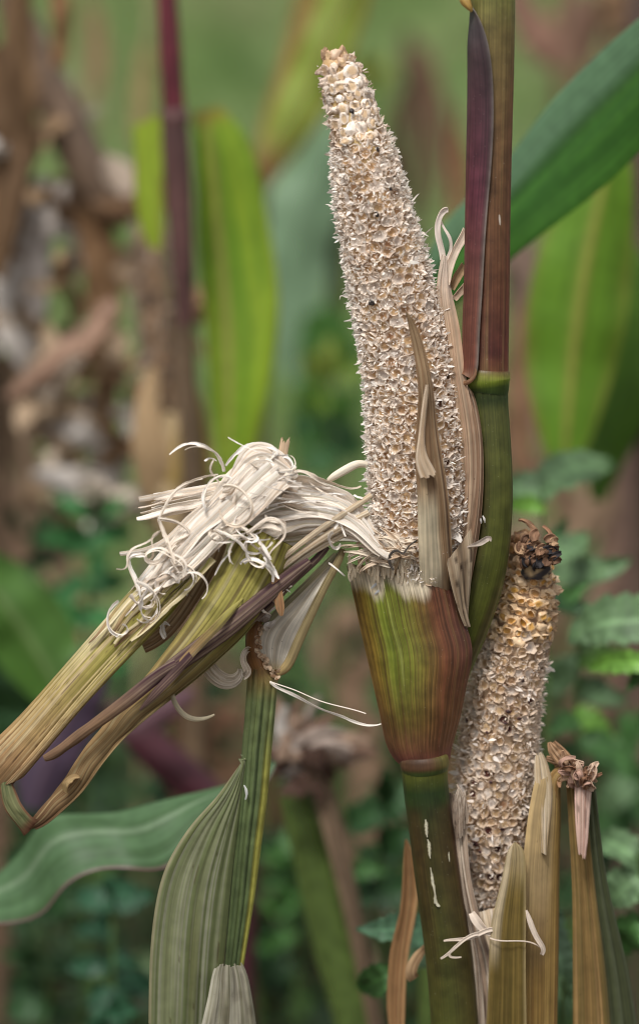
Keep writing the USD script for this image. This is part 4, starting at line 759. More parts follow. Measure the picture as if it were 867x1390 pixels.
part(second, 'husk_leaf', loft([(611, 1076, .010), (614, 1110, .006), (619, 1150, .003), (628, 1210, .001), (640, 1280, .000), (646, 1390, .000), (648, 1500, .004)], [(622, 1080, .002), (630, 1110, -.001), (633, 1150, -.003), (640, 1205, -.005), (654, 1260, -.007), (668, 1310, -.008), (676, 1390, -.006), (680, 1500, .0)], grey_h, 25, 100, bulge=3, ripple=3, rf=(5, 5), prof=corr(9, .9, 47)), 'dry_look', 'grey cream husk leaf on the left of the cob')
part(second, 'husk_leaf', loft([(646, 1240, .003), (650, 1258, .001), (656, 1290, -.001), (660, 1390, -.002)], [(682, 1232, -.001), (684, 1252, -.004), (690, 1290, -.008), (690, 1390, -.008)], dry_tint(H(222, 200, 168), H(190, 160, 124), H(236, 224, 206), 191, .4), 21, 50, bulge=6, ripple=3), 'dry_look', 'cream inner husk round the foot of the cob')
for k in range(7):
    u = r7.uniform(0, 1)
    x, y = 618 + 14 * u, 1070 + 24 * r7.random()
    part(second, 'husk_shred', ribbon([(x, y + 46, -.004, 3), (x - 1, y + 18, -.006, 3.4), (x + r7.normal(0, 4), y - 6, -.006, .8)], grey_h, 7, 24, prof=lambda s, v: .4 * s * s), 'fibre_look')
for pts in ([(668, 1262, -.014, 3), (650, 1268, -.015, 3), (636, 1274, -.016, 2.4), (620, 1276, -.016, 2), (602, 1278, -.016, 1)],
            [(648, 1268, -.016, 2.5), (630, 1276, -.017, 2.2), (614, 1290, -.017, 2), (598, 1302, -.016, 1.2)],
            [(622, 1282, -.017, 1.5), (610, 1298, -.017, 1.5), (626, 1300, -.016, .8)],
            [(714, 1236, -.019, 1), (720, 1254, -.020, 3.6), (730, 1276, -.020, 3.4), (737, 1290, -.019, 3), (735, 1296, -.018, 2.4)],
            [(640, 1240, -.012, 4), (646, 1250, -.014, 6), (656, 1262, -.014, 5), (668, 1270, -.013, 2)],
            [(665, 1274, -.015, .8), (690, 1278, -.019, .7), (720, 1280, -.019, .7), (732, 1286, -.019, .6)]):
    part(second, 'husk_shred', ribbon(pts, flat(H(224, 206, 186), .12), 7, 36, prof=lambda s, v: .5 * s * s), 'fibre_look')
# the folded-down leaf at its right, with a frayed collar
part(second, 'bent_leaf', loft([(769, 1056, .006), (773, 1120, .006), (777, 1200, .007), (778, 1300, .008), (778, 1390, .010), (772, 1560, .014), (750, 1900, .02)], [(807, 1062, .008), (814, 1130, .012), (825, 1205, .016), (838, 1260, .019), (850, 1310, .022), (864, 1390, .026), (880, 1560, .03), (850, 1900, .03)],
     lambda s, v: mixc(mixc(mixc(H(144, 114, 62), H(116, 98, 48), sm(n2(s, v, 10, 1.4, 201), .4, .7)), H(190, 150, 96), .6 * sm(n2(s, v, 24, 1, 203), .56, .8)), mixc(H(74, 80, 50), H(98, 104, 76), sm(n2(s, v, 20, 1.2, 205), .45, .75)), sm(s, -.12, .10)), 50, 120, bulge=8, thick=.0008, prof=lambda s, v: 2.2 * np.exp(-((s + .05) / .1) ** 2) + 1.2 * np.cos(s * 16)), 'dry_look', 'folded leaf, tan on its left and dull green on its right')
part(second, 'bent_leaf_back', loft([(770, 1060, .009), (778, 1200, .010), (778, 1390, .013), (750, 1900, .022)], [(806, 1066, .011), (824, 1205, .019), (862, 1390, .028), (850, 1900, .032)], flat(H(110, 96, 56), .2), 13, 30, bulge=-10), 'dry_look')
part(second, 'husk_strip', loft([(780, 1052, -.001), (780, 1090, -.002), (782, 1130, -.003), (785, 1160, -.003), (786, 1168, -.003)], [(805, 1056, .002), (801, 1090, -.001), (798, 1130, -.002), (795, 1160, -.003), (792, 1176, -.003)], dry_tint(H(206, 166, 150), H(222, 192, 172), H(168, 122, 96), 211, .5), 17, 40, bulge=2.5, prof=corr(5, 1.0, 5), hole=torn(31, .08, 12)), 'dry_look', 'pinkish strip hanging from the frayed collar')
part(second, 'leaf_neck', loft([(742, 1100, .006), (744, 1070, .004), (748, 1050, .002), (758, 1042, .000), (772, 1048, -.001), (776, 1056, -.001)], [(758, 1100, .004), (757, 1075, .002), (760, 1060, -.001), (766, 1054, -.003), (775, 1056, -.003), (778, 1060, -.002)], dry_tint(H(188, 152, 90), H(154, 116, 62), H(214, 184, 126), 221, .3), 15, 50, bulge=3), 'dry_look', 'curved tan neck of the folded leaf')
for k in range(46):
    x = r7.uniform(766, 808); y = 1056 + r7.normal(0, 5) - 6 * (x < 785) + 4 * (x > 800)
    a_ = r7.uniform(-3.6, .5); l_ = r7.uniform(9, 25); a2 = a_ + r7.normal(0, .8)
    col = [H(206, 168, 132), H(176, 134, 98), H(222, 190, 162), H(144, 104, 76), H(206, 164, 142)][r7.integers(0, 5)]
    part(second, 'collar_scrap', ribbon([(x, y, .002 + r7.uniform(-.006, .006), 3), (x + math.cos(a_) * l_ * .5, y + math.sin(a_) * l_ * .5, r7.uniform(-.008, .004), r7.uniform(2.5, 5.5), r7.normal(0, 30)), (x + math.cos(a2) * l_, y + math.sin(a2) * l_, r7.uniform(-.006, .004), 1.5)], flat(col, .3, 5, 4, k), 7, 12, prof=lambda s, v: .5 * s * s, wob=.6, seed=k, thick=.0004), 'dry_look')
for k, (pts) in enumerate(([(776, 1046, -.002, 5), (764, 1034, -.003, 9), (752, 1020, -.003, 8), (745, 1008, -.001, 2)], [(778, 1040, .000, 6), (764, 1026, .001, 8), (750, 1008, .003, 4)], [(770, 1040, .004, 5), (756, 1034, .005, 6), (741, 1030, .006, 3)])):
    part(second, 'collar_scrap', ribbon(pts, dry_tint(H(176, 138, 100), H(144, 104, 70), H(204, 172, 136), 231 + k, .5), 15, 30, prof=lambda s, v: .2 * np.cos(9 * s) - .3 * s * s, wob=.5, seed=k), 'dry_look')

# ================================================================== THE GROUND AND THE GRASSY SLOPE
def hill(x, y):
    return np.where(y > 2.6, .20 * (y - 2.6) - .03 * np.minimum(y - 2.6, 1), 0) * np.clip((120 - y) / 60, .6, 1) + .03 * (nz(np.stack([x * 2, y * 2, x * 0], -1), 3) - .5) + .5 * (nz(np.stack([x * .15, y * .15, x * 0], -1), 5) - .5) * sm(y, 4, 12)
gx = np.concatenate([-np.geomspace(4, 200, 22)[::-1], np.linspace(-3.8, 3.8, 80), np.geomspace(4, 200, 22)])
gy = np.concatenate([-np.geomspace(3, 200, 18)[::-1], np.linspace(-2.8, 14, 150), np.geomspace(14.5, 220, 24)])
X, Y = np.meshgrid(gx, gy)
Gd = np.stack([X, Y, hill(X, Y)], -1)
gc = mixc(np.broadcast_to(H(80, 64, 48), Gd.shape), H(78, 104, 46), sm(Y + .8 * (nz(np.stack([X * 3, Y * 3, X * 0], -1), 9) - .5), 2.2, 3.4))
gm = (Gd.reshape(-1, 3), quads(*X.shape), gc.reshape(-1, 3), Gd.reshape(-1, 3)[:, :2])
part(None, 'ground', gm, 'litter_look', kind='structure')
def tuft(seed, col):
    r_ = np.random.default_rng(seed); gs = []
    for k in range(26):
        a_ = r_.uniform(0, 6.28); x0, y0 = r_.normal(0, .05, 2); h = r_.uniform(.06, .16); ln = r_.uniform(.02, .09)
        gs.append(ribbon([(x0, y0, 0, .0035), (x0 + math.cos(a_) * ln * .4, y0 + math.sin(a_) * ln * .4, h * .6, .003), (x0 + math.cos(a_) * ln, y0 + math.sin(a_) * ln, h, .0006)], flat(col * r_.uniform(.7, 1.3), .1), 2, 5, world=True, thick=.0002))
    return join(gs)
UsdGeom.Xform.Define(stage, '/World/grass')
pi = UsdGeom.PointInstancer.Define(stage, '/World/grass/turf')
pn = []
for i, col in enumerate((H(150, 182, 98), H(168, 192, 118), H(130, 166, 86), H(184, 186, 130))):
    nd = part(Node('/World/grass/turf', np.zeros(3)), 'tuft', tuft(40 + i, col), 'weed_look', smooth=False); pn.append(nd.path)
say(stage.GetPrimAtPath('/World/grass'), 'short green grass covering the slope behind the field', 'grass', kind='stuff')
rg = np.random.default_rng(3)
ng = 5200
yy = 2.6 + 13.0 * rg.random(ng) ** 1.3; xx = rg.uniform(-1, 1, ng) * (1.0 + .19 * yy)
pi.CreatePrototypesRel().SetTargets([Sdf.Path(p) for p in pn])
pi.CreateProtoIndicesAttr(Vt.IntArray.FromNumpy(rg.choice(4, ng, p=[.4, .25, .25, .1]).astype(np.int32)))
pi.CreatePositionsAttr(Vt.Vec3fArray.FromNumpy(np.stack([xx, yy, hill(xx, yy)], 1).astype(np.float32)))
an = rg.uniform(0, math.pi, ng); qa = np.zeros((ng, 4), np.float32)
pi.CreateOrientationsAttr([Gf.Quath(float(math.cos(a)), 0, 0, float(math.sin(a))) for a in an])
pi.CreateScalesAttr(Vt.Vec3fArray.FromNumpy(np.repeat(rg.uniform(.7, 1.5, (ng, 1)), 3, 1).astype(np.float32)))

# ================================================================== PLANTS BEHIND, OUT OF FOCUS
def leaf_tint(col, rib=None, edge=None, tip=None, seed=0, var=.25, ribw=.09):
    col = np.asarray(col)
    def f(s, v):
        c = col * (1 + var * 2 * (n2(s, v, 5, 5, seed) - .5))[..., None]
        if edge is not None: c = mixc(c, np.asarray(edge), sm(np.abs(s) + .25 * (n2(s, v, 2, 9, seed + 1) - .5), .74, .98))
        if tip is not None: c = mixc(c, np.asarray(tip), sm(v + .3 * (n2(s, v, 4, 3, seed + 2) - .5), .7, .95))
        if rib is not None: c = mixc(c, np.asarray(rib), np.exp(-(s / ribw) ** 2))
        return c
    return f
def keel(k=.35): return lambda s, v: -k * np.abs(s) ** 1.3 + .08 * np.exp(-(s / .08) ** 2)
def bstalk(owner, pts, d, col, name='stalk', seed=0, **kw):
    return part(owner, name, tube([(x, y, d, r) for x, y, r in pts], flat(col, .3, 4, 6, seed), 24, 40), 'stem_look', **kw)
def bleaf(owner, pts, d, tint, look='blade_look', name='leaf', wob=.35, seed=0, label=None, ns=15, n=50, kl=.3):
    """pts: (px, py, half width px, roll, extra depth)"""
    ctrl = [(q[0], q[1], d + (q[4] if len(q) > 4 else 0), q[2], q[3] if len(q) > 3 else 0) for q in pts]
    return part(owner, name, ribbon(ctrl, tint, ns, n, prof=keel(kl), wob=wob, seed=seed, thick=.0004), look, label)
def to_soil(x, y, d, r0, r1, lean=0):
    """Stalk points from (x, y) down to the soil at depth d."""
    z0 = P(x, y, d)[2]; pts = []; yy = y
    while P(x, yy, d)[2] > 0: yy += 60
    k = max(2, int((yy - y) / 150) + 1)
    return [(x + lean * u, y + (yy - y) * u, r0 + (r1 - r0) * u) for u in np.linspace(0, 1, k + 1)]
dry1, dry2, dry3 = H(150, 116, 80), H(112, 80, 54), H(190, 166, 140)

# purple-stemmed plant, left
t = thing('corn_plant', 'blurred corn plant with a dark red stem and a wide lime green leaf', 'corn plant', [P(262, 700, .5)[0], .5, 0])
bstalk(t, [(222, -120, 12), (228, 20, 14), (233, 100, 15), (237, 160, 15)], .5, H(112, 40, 52), label='dark red upper stem')
bstalk(t, [(236, 152, 17), (240, 220, 19), (246, 320, 17), (250, 400, 14), (252, 440, 11)], .5, H(104, 70, 66), label='dull purple lower stem')
part(t, 'node', tube([(236, 148, .5, 18), (237, 158, .5, 20), (238, 168, .5, 18)], flat(H(120, 84, 80)), 24, 10), 'stem_look')
part(t, 'leaf', loft([(262, 152, .53), (264, 200, .53), (268, 300, .535), (276, 420, .54), (284, 520, .54), (294, 620, .545), (306, 720, .55)], [(300, 148, .55), (338, 190, .55), (362, 290, .55), (378, 400, .545), (372, 490, .54), (348, 600, .54), (318, 720, .55)], lambda s, v: mixc(mixc(mixc(H(158, 190, 16), H(124, 168, 12), sm(n2(s, v, 4, 5, 301), .4, .7)), H(184, 168, 84), np.exp(-((s + .55 - .3 * v) / .09) ** 2)), H(160, 120, 50), sm(.05 - v, 0, .04) * .7 + sm(s, .93, 1) * .6), 21, 60, bulge=14, thick=.0004), 'blade_look', 'lime green leaf blade with a tan midrib')
part(t, 'leaf', loft([(180, 172, .53), (182, 230, .53), (186, 290, .53), (200, 330, .53)], [(226, 150, .52), (224, 230, .52), (222, 300, .52), (220, 340, .52)], leaf_tint(H(164, 190, 24), seed=5, edge=H(150, 130, 50)), 13, 30, bulge=6), 'blade_look')
# dry eaten ear on it
bstalk(t, [(251, 430, 12), (256, 560, 15)] + to_soil(260, 640, .56, 16, 20, 14), .56, H(128, 104, 78), label='dry brown foot of the stem')
t = thing('corn_ear', 'blurred grey brown eaten ear standing in pale dry husk, at the left', 'corn ear', [P(225, 660, .62)[0], .62, 0])
fb = cob_frame([(196, 300), (178, 316), (172, 360), (178, 430), (188, 500), (200, 570), (212, 610)], [(204, 300), (222, 316), (236, 360), (246, 430), (258, 500), (266, 570), (262, 610)], .62)
fb['r'] = fb['r'] * (1.62 + .4) / 1.4 / 1.25
cb = part(t, 'cob', tube([(*fb['c'][i], fb['r'][i]) for i in range(0, 200, 6)], lambda s, v: mixc(H(150, 120, 90), H(90, 70, 56), sm(n2(s, v, 14, 24, 2), .4, .65)), 28, 60, world=True, ridge=lambda th, v: .1 * (n2(th, v, 5, 26, 3) - .5)), 'kernel_look')
part(cb, 'chaff', flakes(fb, 1100, .004, fb['L'][-1], .0042, H(176, 160, 142), H(150, 120, 92), 31), 'chaff_look', kind='stuff', smooth=False)
for k, (pts, c) in enumerate((([(258, 520, 8), (262, 580, 22), (258, 650, 30), (250, 720, 26), (246, 780, 14)], H(168, 140, 70)), ([(210, 500, 8), (200, 560, 18), (206, 620, 26), (226, 700, 24), (240, 760, 12)], H(170, 140, 100)), ([(236, 560, 10), (232, 620, 22), (236, 680, 24), (244, 760, 14)], H(190, 164, 120)))):
    bleaf(t, [(x, y, r, 0, -.035 * math.sin(i * .8)) for i, (x, y, r) in enumerate(pts)], .60, leaf_tint(c, seed=k), 'dry_look', 'husk_leaf', seed=k)
bstalk(t, to_soil(246, 740, .62, 14, 18, 8), .62, dry2)
# bent dry plant at the far left with hanging dead leaves
t = thing('corn_plant', 'dead brown corn plant with a thick bent stem and hanging leaves, far left', 'corn plant', [P(20, 1000, .75)[0], .75, 0])
bstalk(t, [(14, -40, 20), (30, 40, 24), (62, 110, 27), (100, 190, 30), (140, 262, 28), (176, 300, 16)], .75, H(140, 114, 92), 'bent_stem', label='thick bent stem rough with dry remains')
part(t, 'chaff', flakes(cob_frame([(10, 30), (34, 100), (70, 180), (110, 262)], [(50, 30), (94, 100), (134, 180), (172, 262)], .75), 500, .0, .09, .0045, H(180, 164, 150), H(150, 120, 92), 33), 'chaff_look', kind='stuff', smooth=False)
bstalk(t, [(-30, -60, 14), (-20, 200, 15), (-10, 600, 16)] + to_soil(0, 800, .75, 17, 20), .75, H(120, 96, 74))
rc = np.random.default_rng(91)
for k in range(54):        # the tangle of crumpled dead husk
    x, y = rc.uniform(-10, 200), rc.uniform(150, 680)
    if 90 < x and y < 260: continue
    a_ = rc.uniform(.5, 2.7) if k % 3 else rc.uniform(-.6, .6); l_ = rc.uniform(50, 150); w_ = rc.uniform(9, 30)
    c = [H(206, 190, 170), H(176, 150, 120), H(140, 108, 76), H(216, 206, 196), H(166, 134, 98), H(120, 90, 62)][rc.integers(0, 6)]
    b_ = rc.normal(0, 25)
    bleaf(t, [(x, y, 4, rc.normal(0, 40)), (x + math.cos(a_) * l_ * .35 + b_, y + math.sin(a_) * l_ * .3, w_, rc.normal(0, 40), rc.uniform(-.05, .05)), (x + math.cos(a_) * l_ * .7 + b_, y + math.sin(a_) * l_ * .7, w_ * rc.uniform(.6, 1.1), rc.normal(0, 50)), (x + math.cos(a_ + .4) * l_, y + math.sin(a_ + .4) * l_, 3, rc.normal(0, 40))], .62 + rc.uniform(0, .2), leaf_tint(c, seed=k, var=.55), 'dry_look', 'dead_leaf', wob=1.3, seed=k, ns=9, n=24)
for k, (pts, c, dd) in enumerate((
    ([(30, -40, 14), (26, 60, 22), (20, 180, 28), (6, 300, 24), (0, 380, 8)], H(128, 98, 66), -.06),
    ([(0, 60, 16), (8, 150, 26), (0, 260, 30), (-10, 360, 12)], H(116, 88, 60), -.1),
    ([(60, 240, 10), (44, 290, 26), (26, 350, 36), (20, 420, 34), (36, 480, 20), (60, 520, 6)], H(206, 196, 186), -.04),
    ([(90, 250, 6), (62, 300, 16), (48, 370, 18), (54, 430, 12)], H(196, 184, 174), -.07),
    ([(160, 412, 12), (120, 450, 18), (80, 492, 20), (40, 524, 16), (10, 540, 6)], H(176, 140, 116), -.1),
    ([(110, 260, 14), (130, 320, 24), (142, 390, 26), (130, 460, 18), (110, 520, 8)], H(146, 110, 74), 0),
    ([(150, 480, 12), (144, 560, 20), (138, 640, 20), (130, 720, 10)], H(132, 104, 74), 0),
    ([(60, 500, 14), (80, 580, 24), (90, 660, 22), (84, 740, 10)], H(150, 112, 76), .04),
    ([(10, 480, 20), (16, 560, 30), (30, 650, 24), (40, 720, 8)], H(166, 140, 112), .02),
    ([(180, 300, 10), (196, 290, 14), (170, 240, 20), (140, 220, 10)], H(190, 170, 150), -.03),
    ([(80, 90, 8), (84, 20, 14), (70, -60, 10)], H(150, 112, 72), -.05))):
    bleaf(t, [(*q, 25 * math.sin(i * 1.3 + k)) for i, q in enumerate(pts)], .75 + dd, leaf_tint(c, seed=k, var=.35), 'dry_look', 'dead_leaf', wob=.8, seed=k)
# upper middle leaf
t = thing('corn_plant', 'corn plant with a narrow yellow green leaf browning at its edges, above the shreds', 'corn plant', [P(350, 900, .85)[0], .85, 0])
bleaf(t, [(486, -60, 26), (462, 10, 34), (428, 90, 36), (396, 160, 30), (370, 210, 22), (350, 252, 10)], .85, leaf_tint(H(158, 180, 60), H(180, 170, 90), H(160, 116, 50), H(140, 90, 50), 3), seed=3, wob=.5)
bleaf(t, [(420, -40, 10), (404, 60, 18), (380, 150, 20), (356, 220, 12)], .92, leaf_tint(H(160, 136, 70), seed=4), 'dry_look', 'dead_leaf', seed=4)
bstalk(t, [(352, 240, 12)] + to_soil(352, 300, .9, 12, 16), .9, H(120, 130, 70))
t = thing('corn_plant', 'far corn plant with a wide dull grey green leaf just left of the tall cob', 'corn plant', [P(420, 900, 1.3)[0], 1.3, 0])
bleaf(t, [(470, 160, 14), (440, 220, 36), (410, 290, 52), (392, 370, 54), (396, 450, 36), (404, 520, 14)], 1.3, leaf_tint(H(140, 174, 132), seed=6), seed=6)
bleaf(t, [(430, 420, 20), (446, 480, 40), (440, 560, 40), (420, 640, 20)], 1.2, leaf_tint(H(70, 120, 40), seed=7), seed=7)
bstalk(t, [(468, 140, 10)] + to_soil(460, 300, 1.35, 12, 16), 1.35, H(110, 120, 70))
# right hand big leaf and hanging leaf
t = thing('corn_plant', 'corn plant with a big smooth dark green leaf sweeping up behind the upper stalk', 'corn plant', [P(600, 900, .25)[0], .25, 0])
part(t, 'leaf', loft([(980, -70, .12), (910, -10, .16), (856, 34, .19), (800, 84, .21), (730, 160, .23), (690, 212, .24), (640, 262, .25), (600, 310, .255), (580, 350, .26)], [(1010, 60, .10), (940, 130, .14), (890, 180, .17), (846, 228, .19), (780, 284, .21), (720, 330, .225), (670, 372, .24), (624, 410, .25), (590, 440, .26)], lambda s, v: mixc(mixc(H(66, 122, 30), H(54, 108, 24), sm(n2(s, v, 5, 4, 311), .4, .7)), H(112, 150, 112), sm(-s, .05, .45) * .8) * (1 + .10 * np.cos(s * 40))[..., None], 41, 90, bulge=6, prof=lambda s, v: -7 * np.exp(-((s + .1) / .2) ** 2)), 'blade_look')
bstalk(t, [(586, 390, 12), (584, 480, 14)] + to_soil(584, 560, .27, 15, 20), .27, H(84, 104, 44))
t = thing('corn_plant', 'corn plant with a hanging lime green leaf and pale midrib at the right', 'corn plant', [P(860, 900, .55)[0], .55, 0])
bleaf(t, [(830, 190, 24), (818, 250, 44), (800, 330, 62), (786, 410, 68), (776, 490, 62), (770, 560, 46), (766, 620, 24), (764, 650, 6)], .5, leaf_tint(H(108, 154, 20), H(176, 172, 70), H(130, 146, 40), None, 8, .3), seed=8, wob=.35, n=60)
bleaf(t, [(840, 330, 20), (856, 420, 40), (850, 520, 44), (826, 610, 30), (812, 680, 10)], .58, leaf_tint(H(84, 128, 24), seed=9), seed=9)
bstalk(t, [(832, 170, 14), (860, 330, 16)] + to_soil(880, 460, .6, 17, 20), .6, H(116, 96, 80))
t = thing('corn_plant', 'withered brown corn plant at the right edge behind the hanging lime leaf', 'corn plant', [P(860, 900, .9)[0], .9, 0])
bstalk(t, [(866, -60, 16), (862, 200, 18), (858, 420, 18)] + to_soil(856, 600, .9, 20, 22), .9, H(112, 88, 76))
for k, (pts, c) in enumerate((([(866, 240, 20), (856, 320, 30), (846, 420, 34), (840, 500, 16)], H(120, 96, 88)), ([(850, 560, 16), (826, 640, 28), (800, 700, 26), (770, 740, 10)], H(160, 132, 104)), ([(720, 400, 10), (708, 480, 18), (704, 580, 20), (712, 680, 10)], H(146, 110, 80)), ([(868, 640, 20), (840, 720, 26), (820, 800, 22), (800, 860, 8)], H(150, 120, 100)), ([(700, 330, 20), (716, 420, 30), (730, 520, 20), (740, 600, 8)], H(140, 116, 100)))):
    bleaf(t, [(*q, 20 * math.sin(i + k)) for i, q in enumerate(pts)], .95, leaf_tint(c, seed=k + 20, var=.3), 'dry_look', 'dead_leaf', wob=.7, seed=k)
# far dry stalks at the top
def far_dry(label, x, top, d, r, col, leaves, lean=0, seed=0):
    t = thing('corn_stalk', label, 'corn stalk', [P(x, 800, d)[0], d, 0])
    bstalk(t, [(x - lean, top, r * .5), (x, top + 140, r * .65)] + to_soil(x + lean, top + 300, d, r * .7, r * .8, lean), d, col, seed=seed)
    for k, (pts, c) in enumerate(leaves):
        bleaf(t, [(*q, 25 * math.sin(i + k + seed)) for i, q in enumerate(pts)], d - .05 + .1 * (k % 2), leaf_tint(c, seed=seed + k, var=.3), 'dry_look', 'dead_leaf', wob=.7, seed=seed + k)
far_dry('far orange brown dry stalk right of the upper stalk at the top edge', 760, -80, 1.5, 13, H(150, 116, 84), [([(700, -30, 10), (716, 20, 24), (740, 60, 26), (752, 90, 8)], H(150, 112, 92)), ([(830, -40, 12), (850, 20, 26), (862, 60, 12)], H(146, 112, 80))], 0, 1)
far_dry('far thin yellowish stalk just left of the dark red stem', 204, -80, 1.3, 8, H(176, 160, 110), [([(200, 60, 6), (192, 130, 12), (186, 200, 6)], H(170, 150, 96))], -6, 2)
far_dry('far thin tan stalk at the top left', 120, -80, 1.7, 8, H(172, 140, 104), [([(120, 0, 6), (132, 60, 12), (128, 130, 5)], H(160, 128, 90))], 2, 3)
far_dry('far dark brown dry stalk between the tall cob and the upper stalk', 556, 40, 1.9, 15, H(96, 74, 52), [([(560, 60, 10), (580, 130, 22), (590, 210, 16), (592, 280, 6)], H(120, 92, 70)), ([(548, 120, 10), (540, 200, 20), (536, 280, 8)], H(92, 76, 50))], 4, 4)
far_dry('far orange brown withered leaf stalk beside the upper stalk, right of the cob', 622, 140, 1.2, 9, H(140, 100, 66), [([(614, 170, 6), (622, 230, 14), (624, 300, 12), (616, 360, 5)], H(144, 104, 70))], 2, 5)
far_dry('far grey brown withered stalk at the top right corner', 836, -60, 2.2, 14, H(140, 110, 90), [([(800, -20, 12), (780, 40, 22), (772, 90, 8)], H(150, 116, 96)), ([(840, 0, 12), (800, 60, 20), (790, 120, 8)], H(140, 104, 80))], 3, 6)
# ------------------------------------------------------------------ lower left: wavy leaf, purple leaf, bright leaf
t = thing('corn_plant', 'corn plant with a wavy grey green leaf edged in pink crossing the lower left', 'corn plant', [P(318, 1300, .16)[0], .16, 0])
part(t, 'leaf', loft([(376, 1034, .13), (364, 1042, .13), (340, 1052, .13), (300, 1064, .13), (250, 1078, .13), (200, 1092, .13), (150, 1104, .14), (100, 1106, .14), (70, 1110, .14), (30, 1152, .15), (-20, 1196, .16), (-80, 1230, .17)], [(376, 1040, .125), (366, 1058, .12), (342, 1080, .115), (305, 1098, .11), (270, 1128, .105), (225, 1176, .10), (180, 1180, .11), (130, 1184, .11), (96, 1200, .11), (60, 1240, .12), (0, 1256, .13), (-80, 1262, .15)],
     lambda s, v: mixc(mixc(mixc(H(92, 128, 82), H(76, 110, 64), sm(n2(s, v, 6, 5, 321), .35, .7)), H(140, 166, 128), .7 * np.exp(-((s + .25) / .10) ** 2)), H(146, 106, 110), sm(s, .90, .985) * .9) * (1 + .05 * np.cos(s * 50))[..., None], 41, 110, bulge=4, ripple=6, rf=(2.0, 5), thick=.0004, seed=3), 'blade_look')
bstalk(t, [(366, 1030, 5), (356, 1048, 7), (344, 1110, 9), (330, 1200, 10)] + to_soil(318, 1290, .15, 11, 18), .16, H(92, 100, 50))
t = thing('corn_plant', 'corn plant with a dusky purple leaf and maroon stem low at the left', 'corn plant', [P(150, 1200, .55)[0], .55, 0])
bleaf(t, [(136, 880, 8), (112, 930, 34), (84, 990, 44), (58, 1050, 38), (44, 1100, 16)], .5, leaf_tint(H(94, 76, 96), H(116, 92, 108), H(80, 56, 70), None, 11, .3), seed=11, wob=.4)
bstalk(t, [(150, 955, 12), (200, 1010, 26), (246, 1052, 28), (290, 1090, 24)] + to_soil(320, 1150, .5, 24, 24, 20), .5, H(92, 46, 56), label='maroon stem')
bleaf(t, [(262, 940, 8), (230, 960, 16), (190, 985, 18), (150, 990, 8)], .46, leaf_tint(H(120, 84, 92), seed=12), seed=12)
t = thing('corn_plant', 'corn plant with broad bright green leaves cut by the left edge', 'corn plant', [P(-40, 1100, .5)[0], .5, 0])
bleaf(t, [(-60, 760, 20), (-10, 800, 48), (36, 862, 60), (70, 920, 46), (96, 970, 10)], .5, leaf_tint(H(84, 128, 44), H(120, 150, 80), None, None, 13), seed=13)
bleaf(t, [(-60, 900, 30), (0, 930, 40), (50, 940, 30), (90, 950, 8)], .55, leaf_tint(H(70, 112, 60), seed=14), seed=14)
bleaf(t, [(-40, 960, 20), (20, 990, 34), (40, 1060, 30), (30, 1130, 8)], .6, leaf_tint(H(60, 100, 56), seed=15), seed=15)
bstalk(t, to_soil(-50, 760, .52, 16, 20), .52, H(90, 104, 50))
# bitten stump behind the middle
t = thing('corn_stump', 'blurred bitten corn stump with a pale ragged husk crown, low centre', 'corn stump', [P(480, 1390, .32)[0], .32, 0])
bstalk(t, [(396, 1056, 24), (412, 1110, 28), (434, 1190, 31), (462, 1300, 34)] + to_soil(490, 1400, .32, 36, 38, 20), .32, H(104, 128, 56), label='pale green stalk')
part(t, 'sheath', loft([(412, 1040, .30), (436, 1120, .295), (462, 1220, .29), (486, 1330, .29), (510, 1440, .29)], [(440, 1030, .31), (462, 1110, .31), (484, 1210, .31), (506, 1320, .31), (530, 1440, .31)], leaf_tint(H(132, 108, 84), None, None, None, 17, .3), 13, 40, bulge=8), 'dry_look', 'brown sheath down the right side of the stump')
rs = np.random.default_rng(19)
for k in range(46):
    x, y = 408 + rs.normal(0, 18), 1030 + rs.normal(0, 14); a_ = rs.uniform(-2.9, -.2); l_ = rs.uniform(30, 90)
    c = [H(206, 196, 186), H(190, 170, 156), H(120, 92, 74), H(160, 132, 110)][rs.integers(0, 4)]
    if k > 30: a_, l_, c = rs.uniform(.4, 2.6), rs.uniform(16, 40), H(88, 64, 52)
    bleaf(t, [(x, y, 8), (x + math.cos(a_) * l_ * .5, y + math.sin(a_) * l_ * .5, rs.uniform(7, 15), rs.uniform(-50, 50)), (x + math.cos(a_ + .3) * l_, y + math.sin(a_ + .3) * l_, 3)], .30 + rs.uniform(-.02, .02), leaf_tint(c, seed=k), 'dry_look', 'husk_scrap', wob=.6, seed=k, ns=7, n=12)
# dry strap beside the lower stalk
t = thing('dead_leaf', 'narrow tan dead leaf standing just left of the lower stalk', 'leaf', [P(545, 1390, .05)[0], .05, 0])
part(t, 'blade', ribbon([(551, 1140, .045, 1.5), (553, 1152, .045, 5), (556, 1180, .045, 10), (556, 1215, .045, 12), (552, 1250, .045, 11), (545, 1300, .045, 9), (540, 1390, .045, 9), (536, 1600, .05, 8), (536, 2300, .06, 6), (536, 2800, .07, 4)], dry_tint(H(176, 132, 84), H(146, 104, 62), H(196, 156, 106), 331, .3), 15, 110, prof=lambda s, v: .5 * np.abs(s) ** 1.5 + .1 * np.cos(8 * s), wob=.4, edge=lambda s, v: np.where(s > 0, 1 + .9 * sm(v, .05, .09) * sm(.16 - v, 0, .04), 1)), 'dry_look')
part(t, 'blade', ribbon([(562, 1330, .02, 8), (566, 1300, .02, 7), (574, 1290, .02, 5), (584, 1282, .015, 5), (590, 1276, .015, 2)], dry_tint(H(186, 152, 110), H(150, 112, 74), H(206, 176, 136), 335, .2), 9, 24), 'dry_look')

